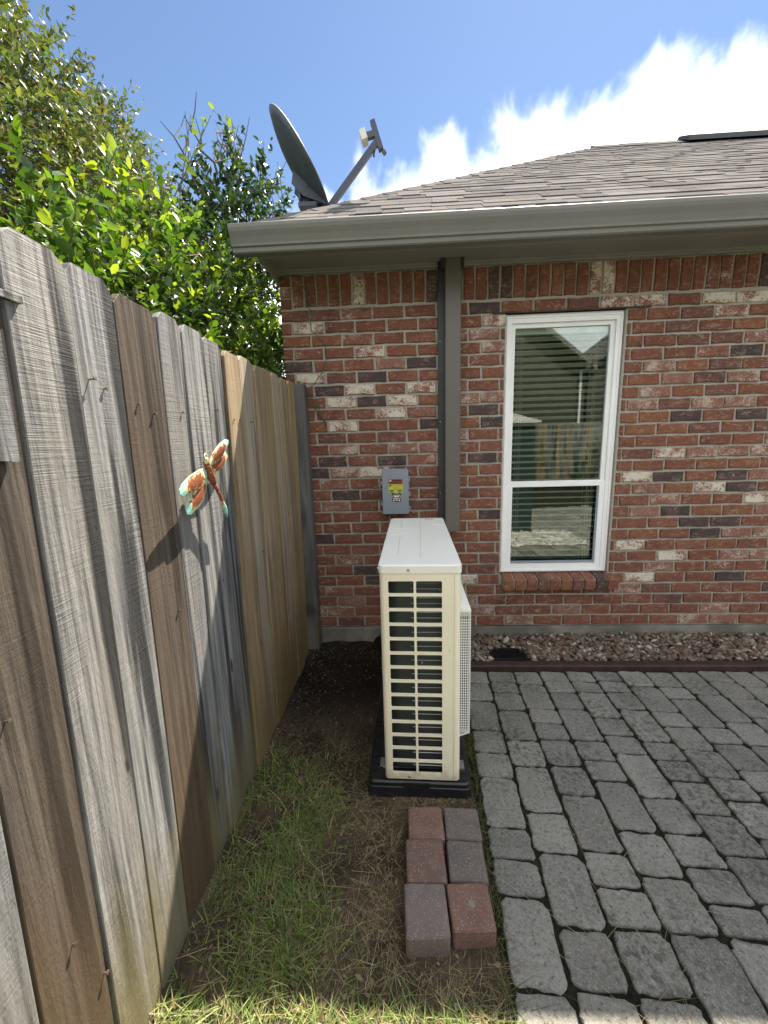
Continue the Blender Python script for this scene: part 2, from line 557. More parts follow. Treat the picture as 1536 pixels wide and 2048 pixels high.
# vertex-coloured foliage, grass, stones
def vcol(name, rough=0.5, spec=0.4, trans=0.0, gain=1.0, bump=0.0):
    k = N(name, rough, spec)
    a = k.attr('Col')
    col = a.outputs['Color']
    if bump:
        g = k.noise(k.pos(), 110, 4, 0.7)
        col = k.mix(k.rng(g, 0.3, 0.75, 0, 0.55), col, k.mix(0.6, col, (0.05, 0.04, 0.03)))
        k.bump(g, bump, 0.003)
    k.color(col)
    if trans:
        tr = k.n('ShaderNodeBsdfTranslucent')
        tc_ = k.mix(1.0, col, (1.35, 1.28, 0.36), 'MULTIPLY')
        k.L(tc_, tr.inputs['Color'])
        mxs = k.n('ShaderNodeMixShader')
        mxs.inputs[0].default_value = trans
        k.L(k.b.outputs[0], mxs.inputs[1])
        k.L(tr.outputs[0], mxs.inputs[2])
        o = [x for x in k.t.nodes if x.type == 'OUTPUT_MATERIAL'][0]
        k.L(mxs.outputs[0], o.inputs['Surface'])
    M[name] = k.m


vcol('leaf', 0.40, 0.5, 0.40)
vcol('leaf_dull', 0.42, 0.45, 0.26)
vcol('grass_blade', 0.55, 0.3, 0.35)
vcol('straw', 0.7, 0.2, 0.15)
vcol('stone', 0.85, 0.3, 0.0, bump=0.6)
vcol('pebble', 0.6, 0.4, 0.0, bump=0.2)

# painted, rusting sheet metal of the ornament
k = N('ornament_metal', 0.55, 0.4)
v = k.n('ShaderNodeTexCoord').outputs['Object']
e = k.attr('Edge').outputs['Fac']
n1 = k.noise(v, 70, 6, 0.75)
n2 = k.noise(v, 160, 4, 0.7)
q = k.math('ADD', e, k.math('MULTIPLY', k.math('SUBTRACT', n1, 0.5), 2.6))
c = k.mix(k.rng(n2, 0.35, 0.65), (0.30, 0.085, 0.035), (0.15, 0.045, 0.022))
c = k.mix(k.rng(q, 0.55, 0.66), c, (0.62, 0.56, 0.27))
c = k.mix(k.rng(q, 0.78, 0.88), c, (0.30, 0.60, 0.52))
c = k.mix(k.rng(n2, 0.60, 0.68, 0, 0.75), c, (0.07, 0.03, 0.018))
k.color(c)
k.bump(n2, 0.6, 0.002)
M['ornament_metal'] = k.m


# ------------------------------------------------------------------ geometry helpers
WL = {}          # world location of every built object


class MB:
    def __init__(self):
        self.v = []
        self.f = []

    def box(self, x0, x1, y0, y1, z0, z1):
        b = len(self.v)
        self.v += [(x0, y0, z0), (x1, y0, z0), (x1, y1, z0), (x0, y1, z0), (x0, y0, z1), (x1, y0, z1), (x1, y1, z1), (x0, y1, z1)]
        self.f += [tuple(b + i for i in q) for q in ((3, 2, 1, 0), (4, 5, 6, 7), (0, 1, 5, 4), (1, 2, 6, 5), (2, 3, 7, 6), (3, 0, 4, 7))]
        return self

    def bar(self, a, b, wx, wy=None):
        """square bar from a to b"""
        a, b = Vector(a), Vector(b)
        wy = wy or wx
        d = (b - a).normalized()
        s = d.cross(Vector((0, 0, 1)))
        if s.length < 1e-4:
            s = Vector((1, 0, 0))
        s.normalize()
        t = s.cross(d)
        i = len(self.v)
        for c in (a, b):
            for sx, sy in ((-1, -1), (1, -1), (1, 1), (-1, 1)):
                self.v.append(tuple(c + s * sx * wx / 2 + t * sy * wy / 2))
        self.f += [tuple(i + j for j in q) for q in ((3, 2, 1, 0), (4, 5, 6, 7), (0, 1, 5, 4), (1, 2, 6, 5), (2, 3, 7, 6), (3, 0, 4, 7))]
        return self

    def tube(self, pts, r, n=6, cap=True):
        pts = [Vector(p) for p in pts]
        rr = r if isinstance(r, (list, tuple)) else [r] * len(pts)
        base = len(self.v)
        for i, p in enumerate(pts):
            d = (pts[min(i + 1, len(pts) - 1)] - pts[max(i - 1, 0)]).normalized()
            s = d.cross(Vector((0.31, 0.17, 0.93)))
            if s.length < 1e-3:
                s = d.cross(Vector((1, 0, 0)))
            s.normalize()
            t = d.cross(s)
            for j in range(n):
                a = 2 * math.pi * j / n
                self.v.append(tuple(p + (s * math.cos(a) + t * math.sin(a)) * rr[i]))
        for i in range(len(pts) - 1):
            for j in range(n):
                k2 = (j + 1) % n
                self.f.append((base + i * n + j, base + i * n + k2, base + (i + 1) * n + k2, base + (i + 1) * n + j))
        if cap:
            self.f.append(tuple(base + j for j in reversed(range(n))))
            self.f.append(tuple(base + (len(pts) - 1) * n + j for j in range(n)))
        return self

    def prism(self, outline, axis, a, b):
        """outline: 2D points; axis 'x' -> (y,z), 'y' -> (x,z), 'z' -> (x,y)"""
        n = len(outline)
        base = len(self.v)
        for h_ in (a, b):
            for (p, q) in outline:
                self.v.append({'x': (h_, p, q), 'y': (p, h_, q), 'z': (p, q, h_)}[axis])
        self.f.append(tuple(base + i for i in reversed(range(n))))
        self.f.append(tuple(base + n + i for i in range(n)))
        for i in range(n):
            j = (i + 1) % n
            self.f.append((base + i, base + j, base + n + j, base + n + i))
        return self

    def loft(self, rings, cap0=True, cap1=True):
        n = len(rings[0])
        base = len(self.v)
        for r_ in rings:
            self.v += [tuple(p) for p in r_]
        for i in range(len(rings) - 1):
            for j in range(n):
                k2 = (j + 1) % n
                self.f.append((base + i * n + j, base + i * n + k2, base + (i + 1) * n + k2, base + (i + 1) * n + j))
        if cap0:
            self.f.append(tuple(base + j for j in reversed(range(n))))
        if cap1:
            self.f.append(tuple(base + (len(rings) - 1) * n + j for j in range(n)))
        return self

    def lathe(self, c, axis, prof, n=20):
        """prof: (radius, height) along axis from c"""
        c = Vector(c)
        d = Vector(axis).normalized()
        s = d.cross(Vector((0.3, 0.2, 0.9))).normalized()
        t = d.cross(s)
        rings = []
        for r_, h_ in prof:
            rings.append([c + d * h_ + (s * math.cos(2 * math.pi * j / n) + t * math.sin(2 * math.pi * j / n)) * r_ for j in range(n)])
        return self.loft(rings, True, True)

    def mesh(self, name, origin=(0, 0, 0), smooth=False):
        me = bpy.data.meshes.new(name)
        o = origin
        me.from_pydata([(p[0] - o[0], p[1] - o[1], p[2] - o[2]) for p in self.v], [], self.f)
        fix_normals(me)
        if smooth:
            me.polygons.foreach_set('use_smooth', [True] * len(me.polygons))
        return me


def fix_normals(me):
    import bmesh
    bm = bmesh.new()
    bm.from_mesh(me)
    bmesh.ops.recalc_face_normals(bm, faces=bm.faces)
    bm.to_mesh(me)
    bm.free()


def link(name, me, mat=None, parent=None, loc=(0, 0, 0), rot=None, scale=None):
    """loc is in world space for things that are not turned, in local space below a turned thing"""
    o = bpy.data.objects.new(name, me)
    COL.objects.link(o)
    WL[o.name] = Vector(loc)
    if parent is not None:
        o.parent = parent
        o.location = Vector(loc) - WL[parent.name]
    else:
        o.location = loc
    if rot is not None:
        o.rotation_euler = rot
    if scale is not None:
        o.scale = scale
    if mat is not None and me is not None:
        if len(me.materials) == 0:
            me.materials.append(M[mat])
        elif me.materials[0] is not M[mat]:
            o.material_slots[0].link = 'OBJECT'
            o.material_slots[0].material = M[mat]
    return o


def part(name, mb, mat, parent, smooth=False, origin=None):
    if origin is None:
        origin = WL[parent.name] if parent is not None else (0, 0, 0)
    return link(name, mb.mesh(name, origin, smooth), mat, parent, origin)


def tag(o, label=None, cat=None, group=None, kind=None):
    if label:
        o['label'] = label
    if cat:
        o['category'] = cat
    if group:
        o['group'] = group
    if kind:
        o['kind'] = kind
    return o


def thing(name, label, cat, loc=(0, 0, 0), rot=None, group=None):
    o = bpy.data.objects.new(name, None)
    COL.objects.link(o)
    o.empty_display_size = 0.1
    o.location = loc
    if rot is not None:
        o.rotation_euler = rot
    WL[o.name] = Vector((0, 0, 0)) if rot is not None else Vector(loc)
    return tag(o, label, cat, group)


def batch(name, bv, bf, mats, offs, cols, smooth=False):
    """many transformed copies of one small shape, one mesh; cols per copy"""
    bv = np.asarray(bv, float)
    bf = np.asarray(bf, int)
    m_ = len(offs)
    nv, nf, fl = len(bv), len(bf), bf.shape[1]
    V = np.einsum('mij,nj->mni', mats, bv) + np.asarray(offs)[:, None, :]
    F = (bf[None] + (np.arange(m_) * nv)[:, None, None]).reshape(-1, fl)
    me = bpy.data.meshes.new(name)
    me.vertices.add(m_ * nv)
    me.vertices.foreach_set('co', V.reshape(-1).astype(np.float32))
    me.loops.add(F.size)
    me.loops.foreach_set('vertex_index', F.reshape(-1).astype(np.int32))
    me.polygons.add(len(F))
    me.polygons.foreach_set('loop_start', (np.arange(len(F)) * fl).astype(np.int32))
    if smooth:
        me.polygons.foreach_set('use_smooth', np.ones(len(F), bool))
    a = me.color_attributes.new('Col', 'FLOAT_COLOR', 'POINT')
    c4 = np.ones((m_, nv, 4), np.float32)
    c4[:, :, :3] = np.asarray(cols)[:, None, :]
    a.data.foreach_set('color', c4.reshape(-1))
    me.update(calc_edges=True)
    me.validate()
    return me


def frames(d, up_hint, roll=None):
    """rotation matrices with x axis along d and z near up_hint"""
    d = d / np.linalg.norm(d, axis=1, keepdims=True)
    y = np.cross(up_hint, d)
    y /= np.maximum(np.linalg.norm(y, axis=1, keepdims=True), 1e-6)
    z = np.cross(d, y)
    return np.stack([d, y, z], axis=2)


# ------------------------------------------------------------------ ground
gm_ = MB()
gm_.v = [(-400, -400, -0.06), (400, -400, -0.06), (400, 400, -0.06), (-400, 400, -0.06)]
gm_.f = [(0, 1, 2, 3)]
tag(part('ground', gm_, 'far_lawn', None), kind='structure')

# soil bed between fence, house and patio
nx, ny = 70, 190
X0, X1, Y0, Y1 = -0.55, 0.98, -4.4, -0.002
mb = MB()


def soil_h(x, y):
    hh = 0.010 * math.sin(x * 9 + y * 4) + 0.008 * math.sin(y * 13 - x * 5) + 0.006 * math.sin(x * 31 + y * 27)
    if y > -1.1:
        hh -= 0.012
    if 0.38 < x:
        hh *= 0.3
        hh -= 0.006
    return hh - 0.004


for j in range(ny + 1):
    for i in range(nx + 1):
        x = X0 + (X1 - X0) * i / nx
        y = Y0 + (Y1 - Y0) * j / ny
        mb.v.append((x, y, soil_h(x, y) - (0.02 if x > 0.84 else 0)))
for j in range(ny):
    for i in range(nx):
        a = j * (nx + 1) + i
        mb.f.append((a, a + 1, a + nx + 2, a + nx + 1))
tag(part('soil', mb, 'soil', None, smooth=True), kind='structure')

# ------------------------------------------------------------------ house
ZB, CH, BM_ = 0.095, 0.0782, 0.2032
SOLD0 = ZB + 28 * CH          # 2.2846
SOLD1 = 2.487
WX0, WX1, WZ0, WZ1 = 1.25, 1.992, 0.49, 2.203
XL, XR = -0.195, 7.2

house = thing('brick_house', 'single-storey red brick house with grey gutter and shingled hip roof', 'house')

mb = MB()
wy = 0.011
mb.box(XL + 0.004, WX0, wy, 0.12, ZB - 0.002, 2.52)
mb.box(WX1, XR, wy, 0.12, ZB - 0.002, 2.52)
mb.box(WX0 - 0.001, WX1 + 0.001, wy + 0.001, 0.12, ZB - 0.002, WZ0 - 0.02)
mb.box(WX0 - 0.001, WX1 + 0.001, wy + 0.001, 0.12, WZ1 + 0.004, 2.52)
mb.box(XL + 0.004, XL + 0.12, 0.121, 6.2, ZB - 0.002, 2.52)      # left flank
mb.box(XR - 0.12, XR, 0.121, 6.2, ZB - 0.002, 2.52)
mb.box(XL + 0.121, XR - 0.121, 6.08, 6.2, ZB - 0.002, 2.52)
wall = part('wall', mb, 'mortar', house)


# brick shape variants: front face at y=0, body going back
def brick_mesh(i, Lx, Hz, dp=0.05):
    rnd = random.Random(100 + i)
    per = []
    hx, hz = Lx / 2, Hz / 2
    for (px, pz) in ((-1, -1), (-.33, -1), (.36, -1), (1, -1), (1, .05), (1, 1), (.3, 1), (-.37, 1), (-1, 1), (-1, -.04)):
        per.append((px * hx + rnd.uniform(-.0034, .0034), pz * hz + rnd.uniform(-.0030, .0030)))
    mbx = MB()
    ins = 0.0035
    r0 = [(x - math.copysign(ins, x), rnd.uniform(-.0012, .0008), z - math.copysign(ins, z) * (1 if abs(z) > hz * .5 else 0)) for x, z in per]
    r1 = [(x, 0.0035, z) for x, z in per]
    r2 = [(x, dp, z) for x, z in per]
    mbx.loft([r0, r1, r2], True, False)
    return mbx.mesh('brick_%d' % i)


BV = [brick_mesh(i, BM_ - 0.0140, CH - 0.0145) for i in range(7)]

ROWS = {
    1: (-1, 'nnvrrr' 'dornWW' 'rWWr'), 2: (-2, 'rWrrrr' 'rW' + '...' + 'rrnWo'), 3: (-1, 'oovrrv' 'wr...' 'rnro'),
    4: (-2, 'rvrWrr' 'rw' '...' 'rrnnw'), 5: (-1, 'drrwdr' 'vr...' 'rrvd'), 6: (-2, 'rWndrr' 'rr...' 'rwonv'),
    7: (-1, 'rdWrWv' 'rr...' 'ownw'), 8: (-2, 'rrWdWo' 'ww...' 'rwono'), 9: (-1, 'rrrWvr' 'dr...' 'wnww'),
    10: (-2, 'roWrrd' 'od...' 'oodrd'), 11: (-1, 'rnrnrw' 'rr...' 'oonr'), 12: (-2, 'rrwrww' 'vr...' 'rrrrr'),
    13: (-1, 'rdvdvn' 'dr...' 'nWww'), 14: (-2, 'rdwWrr' 'or...' 'rrroo'), 15: (-1, 'rwrrnr' 'rr...' 'Wdrdw'),
    16: (-2, 'rrdnrr' 'nr...' 'rwoWd'), 17: (-1, 'rwrnnr' 'rr...' 'rwrr'), 18: (-2, 'rrrrrr' 'od...' 'rwdoo'),
    19: (-1, 'rrrrro' 'rr...' 'rrddr'), 20: (-2, 'rdrrrr' 'or...' 'rordw'), 21: (-1, 'rrrrrr' 'rr...' 'Wrror'),
    22: (-2, 'rrwrrr' 'rn...' 'rrWrww'), 23: (-1, 'rrdrrr' 'nr...' 'rwrvr'), 24: (-2, 'rrrdrr' 'Wr...' 'rWrrdr'),
    25: (-1, 'rwrrrr' 'rrrrr' 'wnrvr'), 26: (-2, 'rrwrrr' 'wrrrr' 'rrnrrr'), 27: (-1, 'wwrrrr' 'wrrwr' 'rrrwr'),
    28: (-2, 'rrnrrr' 'rrwrr' 'rrrwwr')}

cells = []          # (x0, x1, z0, z1, type, vertical)
for r in range(1, 29):
    zc0 = ZB + (28 - r) * CH
    zc1 = zc0 + CH
    off = 0.0 if r % 2 else 0.0787
    s0, tx = ROWS[r]
    rnd = random.Random(r)
    wob = rnd.uniform(-.006, .006)
    for i in range(-2, 36):
        x0 = max(XL, off + i * BM_ + (wob if i > -1 else 0))
        x1 = min(XR, off + (i + 1) * BM_ + (wob if i > -2 else 0))
        if x1 - x0 < 0.025:
            continue
        j = i - s0
        ty = tx[j] if 0 <= j < len(tx) else rnd.choice('rrrrrrrnnowvWd')
        if ty == '.':
            ty = 'r'
        zm = (zc0 + zc1) / 2
        if WZ0 - 0.045 < zm < WZ1 + 0.01:
            if x0 < WX0 and x1 > WX0:
                x1b = WX0
                if x1b - x0 > 0.02:
                    cells.append((x0, x1b, zc0, zc1, ty, False))
                if x1 > WX1:
                    cells.append((WX1 + 0.006, x1, zc0, zc1, ty, False))
                continue
            if x0 >= WX0 and x1 <= WX1:
                continue
            if x0 < WX1 and x1 > WX1:
                if x1 - WX1 > 0.03:
                    cells.append((WX1 + 0.006, x1, zc0, zc1, ty, False))
                continue
        if WZ0 - 0.11 < zm <= WZ0 - 0.045 and x1 > WX0 + 0.02 and x0 < WX1 + 0.03:
            # rowlock sill sits here
            if x0 < WX0 + 0.01 and WX0 + 0.01 - x0 > 0.03:
                cells.append((x0, WX0 + 0.01, zc0, zc1, ty, False))
            if x1 > WX1 + 0.05 and x1 - WX1 - 0.05 > 0.03:
                cells.append((WX1 + 0.05, x1, zc0, zc1, ty, False))
            continue
        cells.append((x0, x1, zc0, zc1, ty, False))


def hidden(x, z):
    if z < 0.95 and 0.50 < x < 0.78:
        return True
    if 0.86 < x < 0.95 and z > 0.85:
        return True
    return False


def view_rank(c):
    x, z = (c[0] + c[1]) / 2, (c[2] + c[3]) / 2
    d = (Vector((x, 0, z)) - CAM).length
    s = (c[1] - c[0]) / 0.2
    if x > 2.75 or hidden(x, z):
        d += 4
    if x < -0.02 and z < 1.7:
        d += 4
    return d / (0.3 + 0.7 * s)


cells.sort(key=view_rank)
for n, c in enumerate(cells[:298]):
    sx = (c[1] - c[0] - 0.0140) / (BM_ - 0.0140)
    me = BV[n % 7]
    o = link('brick', me, BK[c[4]], wall, ((c[0] + c[1]) / 2, random.uniform(-.0025, .0015), (c[2] + c[3]) / 2 + random.uniform(-.0012, .0012)),
             (0, random.uniform(-.006, .006), 0), (sx, 1, 1))
rest = {}
for c in cells[298:]:
    rest.setdefault(c[4], []).append(c)
# the remaining bricks, told apart only by their mix of clay: one joined part
import itertools
allrest = cells[298:]
mbr = MB()
midx = []
for n, c in enumerate(allrest):
    me = BV[n % 7]
    b = len(mbr.v)
    sx = (c[1] - c[0] - 0.0140) / (BM_ - 0.0140)
    cx, cz = (c[0] + c[1]) / 2, (c[2] + c[3]) / 2
    for vv in me.vertices:
        mbr.v.append((cx + vv.co.x * sx, vv.co.y, cz + vv.co.z))
    for p in me.polygons:
        mbr.f.append(tuple(b + i for i in p.vertices))
        midx.append('rndovwW'.index(c[4]))
o = part('brick_field', mbr, None, wall)
for ch_ in 'rndovwW':
    o.data.materials.append(M[BK[ch_]])
o.data.polygons.foreach_set('material_index', midx)
o['kind'] = 'stuff'

# soldier course
SV = [brick_mesh(20 + i, 0.0640, SOLD1 - SOLD0 - 0.020) for i in range(4)]
stypes = 'vnrrrWrrvrrdr' + 'r' + 'rrddrrrorrWWrrrrrrrvvrvdr'
for zz in range(3):
    zc = SOLD0 + 0.034 + zz * 0.067
    link('brick', BV[zz], BK['rwr'[zz]], wall, (XL + 0.041, 0, zc), None, (0.36, 1, 0.86))
sp = 0.0775
x = XL + 0.085
i = 0
while x < XR - 0.05:
    ty = stypes[i] if i < len(stypes) else random.choice('rrrrnovd')
    if x < 4.4:
        link('soldier_brick', SV[i % 4], BK[ty], wall, (x + sp / 2, random.uniform(-.002, .001), (SOLD0 + SOLD1) / 2 + 0.004), (0, random.uniform(-.012, .012), 0))
    x += sp
    i += 1

# foundation
mb = MB()
mb.box(XL - 0.012, XR, -0.016, 0.13, -0.05, ZB - 0.006)
mb.box(XL - 0.012, XL + 0.13, 0.1305, 6.2, -0.05, ZB - 0.006)
part('foundation', mb, 'concrete', house)

# lintel
mb = MB()
mb.box(1.165, 2.135, -0.004, 0.09, WZ1 + 0.004, WZ1 + 0.011)
part('lintel', mb, 'steel_rust', house)

# rowlock window sill
mb = MB()
mb.prism([(0.05, 0.395), (0.05, 0.478), (-0.050, 0.457), (-0.050, 0.397)], 'x', 1.262, 2.042)
sill = part('window_sill', mb, 'mortar', house)
nb = 10
sw_ = 0.784 / nb
for i in range(nb):
    x0 = 1.26 + i * sw_ + 0.005
    x1 = 1.26 + (i + 1) * sw_ - 0.005
    jt = random.uniform(-.003, .003)
    mb = MB()
    rings = []
    for (xx, ins) in ((x0, .003), (x0 + .003, 0), (x1 - .003, 0), (x1, .003)):
        rings.append([(xx, 0.045, 0.400), (xx, -0.062 + ins + jt, 0.388 + ins), (xx, -0.066 + ins + jt, 0.455 - ins), (xx, -0.060 + ins + jt, 0.464 - ins), (xx, 0.045, 0.489 - ins)])
    mb.loft(rings)
    part('brick', mb, BK['oornronrdr'[i]], sill)

# window
FY = 0.028         # face of the frame behind the brick face
win = link('window', None, None, house, (WX0, FY, WZ0))


def ring(mb_, x0, x1, z0, z1, t, ya, yb, tb=None, tt=None):
    tb = tb or t
    tt = tt or t
    mb_.box(x0, x0 + t, ya, yb, z0, z1)
    mb_.box(x1 - t, x1, ya, yb, z0, z1)
    mb_.box(x0 + t, x1 - t, ya, yb, z0, z0 + tb)
    mb_.box(x0 + t, x1 - t, ya, yb, z1 - tt, z1)


mb = MB()
ring(mb, WX0 + 0.004, WX1 - 0.004, WZ0 + 0.002, WZ1, 0.040, FY, FY + 0.075, 0.022, 0.050)
ring(mb, WX0 + 0.012, WX1 - 0.012, WZ0 + 0.008, WZ1 - 0.012, 0.008, FY - 0.006, FY - 0.0005, 0.008, 0.010)
part('frame', mb, 'vinyl_white', win)
ix0, ix1, iz0, iz1 = WX0 + 0.0445, WX1 - 0.0445, WZ0 + 0.0245, WZ1 - 0.0505
MZ = 1.112
mb = MB()
ring(mb, ix0, ix1, MZ + 0.004, iz1, 0.026, FY + 0.018, FY + 0.045, 0.020, 0.026)
part('upper_sash', mb, 'vinyl_white', win)
mb = MB()
ring(mb, ix0, ix1, iz0, MZ + 0.020, 0.034, FY + 0.004, FY + 0.0175, 0.034, 0.034)
part('lower_sash', mb, 'vinyl_white', win)
mb = MB()
mb.box(ix0 + 0.034, ix1 - 0.034, FY + 0.0125, FY + 0.0155, iz0 + 0.034, iz0 + 0.055)
mb.box(ix1 - 0.046, ix1 - 0.034, FY + 0.0125, FY + 0.0155, iz0 + 0.0552, MZ - 0.015)
part('screen_edge', mb, 'grey_plastic', win)
mb = MB()
mb.box(ix0 + 0.024, ix1 - 0.024, FY + 0.030, FY + 0.034, MZ + 0.022, iz1 - 0.024)
part('pane', mb, 'window_glass', win)
mb = MB()
mb.box(ix0 + 0.032, ix1 - 0.032, FY + 0.036, FY + 0.040, iz0 + 0.032, MZ - 0.0165)
part('pane', mb, 'window_glass', win)
mb = MB()
pts = []
for i in range(40):
    pts.append((WX0 + 0.003 + random.uniform(-.002, .002), FY - 0.004, WZ0 + 0.005 + (WZ1 - WZ0 - 0.03) * i / 39))
mb.tube(pts, 0.0065, 6)
part('caulk_bead', mb, 'caulk', win)

# room behind
mb = MB()
mb.box(WX0 - 0.3, WX1 + 0.3, 0.80, 0.83, 0.2, 2.5)
mb.box(WX0 - 0.33, WX0 - 0.301, 0.121, 0.80, 0.2, 2.5)
mb.box(WX1 + 0.301, WX1 + 0.33, 0.121, 0.80, 0.2, 2.5)
mb.box(WX0 - 0.33, WX1 + 0.33, 0.121, 0.83, 0.17, 0.199)
mb.box(WX0 - 0.33, WX1 + 0.33, 0.121, 0.83, 2.501, 2.52)
part('room', mb, 'interior_dark', house)

# blind
blind = thing('window_blind', 'pale horizontal slat blind hanging behind the white framed window', 'blind', ((WX0 + WX1) / 2, 0.15, 2.14))
bx0, bx1 = WX0 + 0.05, WX1 - 0.05
mb = MB()
mb.box(bx0, bx1, 0.085, 0.14, 2.095, 2.14)
part('headrail', mb, 'blind_slat', blind)
mb = MB()
hw = 0.025
prof = [(-hw, -0.004), (-hw * .4, 0.0005), (hw * .4, 0.0005), (hw, -0.004), (hw, -0.0065), (hw * .4, -0.002), (-hw * .4, -0.002), (-hw, -0.0065)]
mb.prism(prof, 'x', bx0 - (bx0 + bx1) / 2, bx1 - (bx0 + bx1) / 2)
slat_me = mb.mesh('slat')
z = 2.075
while z > 0.53:
    link('slat', slat_me, 'blind_slat', blind, ((bx0 + bx1) / 2, 0.112, z), (R(-16 + random.uniform(-2, 2)), random.uniform(-.002, .002), 0))
    z -= 0.0425
for cx in (bx0 + 0.07, (bx1 - 0.09)):
    mb = MB()
    mb.tube([(cx, 0.084, 2.1), (cx, 0.084, 0.54)], 0.0011, 4)
    mb.tube([(cx, 0.141, 2.1), (cx, 0.141, 0.54)], 0.0011, 4)
    mb.tube([(cx + 0.012, 0.082, 2.1), (cx + 0.014, 0.082, 0.6)], 0.001, 4)
    part('ladder_cord', mb, 'blind_slat', blind)

# ---- eaves
PITCH = 0.73
EY, EZ = -0.375, 2.585
ex0, ex1 = -0.205, XR + 0.3
mb = MB()
mb.box(-0.192, ex1, -0.305, 0.008, 2.512, 2.53)
soff = part('soffit', mb, 'trim_paint', house)
mb = MB()
mb.box(-0.19, ex1, -0.335, -0.306, 2.455, 2.60)
mb.box(-0.208, -0.1925, -0.335, 6.3, 2.455, 2.60)
part('fascia', mb, 'trim_paint', house)
mb = MB()
mb.prism([(-0.002, 2.486), (-0.022, 2.486), (-0.024, 2.494), (-0.018, 2.498), (-0.026, 2.503), (-0.026, 2.5115), (-0.002, 2.5115)], 'x', XL, XR)
part('frieze_board', mb, 'trim_paint', house)
GP = [(-0.337, 2.578), (-0.337, 2.452), (-0.385, 2.449), (-0.392, 2.455), (-0.394, 2.474), (-0.404, 2.479), (-0.406, 2.490), (-0.417, 2.515), (-0.431, 2.540), (-0.436, 2.556), (-0.436, 2.572), (-0.430, 2.577), (-0.424, 2.575)]
# hollow trough: outer skin then inner skin
IN_ = [(-0.426, 2.568), (-0.431, 2.566), (-0.431, 2.557), (-0.426, 2.542), (-0.412, 2.516), (-0.401, 2.491), (-0.399, 2.482), (-0.390, 2.477), (-0.387, 2.457), (-0.384, 2.453), (-0.341, 2.456), (-0.341, 2.578)]
mb = MB()
mb.prism(GP + IN_, 'x', -0.312, ex1)
gut = part('gutter', mb, 'gutter_paint', house)
mb = MB()
mb.prism([(a, b) for a, b in GP[:-1]], 'x', -0.3155, -0.3125)
part('end_cap', mb, 'gutter_paint', gut)

# ---- roof
cth = 1 / math.sqrt(1 + PITCH * PITCH)
sth = PITCH * cth
RY = 2.28
RZ = EZ + (RY - EY) * PITCH
HX = 3.0 / 2.64


def roofp(x_, s_, lift=0.0):
    return (x_, EY + s_ * cth - lift * sth, EZ + s_ * sth + lift * cth)


SL = (RY - EY) / cth
hipx = lambda yy: -0.20 + (yy + 0.36) * HX
mb = MB()
rx1 = ex1
yb = 2 * RY - EY
A = (ex0, EY, EZ - .012)
mb.v = [A, (rx1, EY, EZ - .012), (rx1, RY, RZ - .012), (hipx(RY), RY, RZ - .012), (ex0, yb, EZ - .012), (rx1, yb, EZ - .012)]
mb.f = [(0, 1, 2, 3), (0, 3, 4), (3, 2, 5, 4), (1, 5, 2), (0, 4, 5, 1)]
roof = part('roof', mb, 'shingle', house)
EXPO = 0.112
tabs = []
ncr = int(SL / EXPO) + 1
for c_ in range(ncr):
    s0 = c_ * EXPO
    yy = EY + s0 * cth
    x = hipx(yy) - 0.05 - random.uniform(0, .2)
    while x < rx1:
        wd = random.choice((0.09, 0.12, 0.15, 0.19, 0.24, 0.29))
        xa, xb = max(x, hipx(yy + EXPO * cth * .6) - 0.02), min(x + wd, rx1)
        if xb - xa > 0.03:
            tabs.append((xa, xb, s0 - random.uniform(0, .003) - (0.035 if c_ == 0 else 0), random.random() < 0.45))
        x += wd
mb = MB()
mb.box(-.5, .5, 0, 1, 0, 1)
tab_me = mb.mesh('shingle')
tabs.sort(key=lambda t: (Vector(roofp((t[0] + t[1]) / 2, t[2])) - CAM).length - 0.8 * min(0.3, t[1] - t[0]) + (6 if t[0] > 3.2 else 0))
mbs = MB()
th = math.atan(PITCH)
for n, (xa, xb, s0, thick) in enumerate(tabs):
    ln = min(EXPO * 1.7, SL - s0 + 0.01)
    lift = 0.0022 if thick else 0.0
    tk = 0.0050 if thick else 0.0045
    wd = xb - xa - 0.002
    tilt = -0.030
    if n < 298:
        px, py, pz = roofp((xa + xb) / 2, s0, lift + 0.006)
        link('shingle', tab_me, 'shingle', roof, (px, py, pz), (th + tilt, 0, 0), (wd, ln, tk))
    else:
        a = len(mbs.v)
        for (dx, ss, dz) in ((xa, 0, 0), (xa + wd, 0, 0), (xa + wd, ln, -.006), (xa, ln, -.006), (xa, 0, tk), (xa + wd, 0, tk), (xa + wd, ln, tk - .006), (xa, ln, tk - .006)):
            mbs.v.append(roofp(dx, s0 + ss, lift + 0.006 + dz))
        mbs.f += [tuple(a + i for i in q) for q in ((3, 2, 1, 0), (4, 5, 6, 7), (0, 1, 5, 4), (1, 2, 6, 5), (2, 3, 7, 6), (3, 0, 4, 7))]
sf = part('shingle_field', mbs, 'shingle', roof)
sf['kind'] = 'stuff'
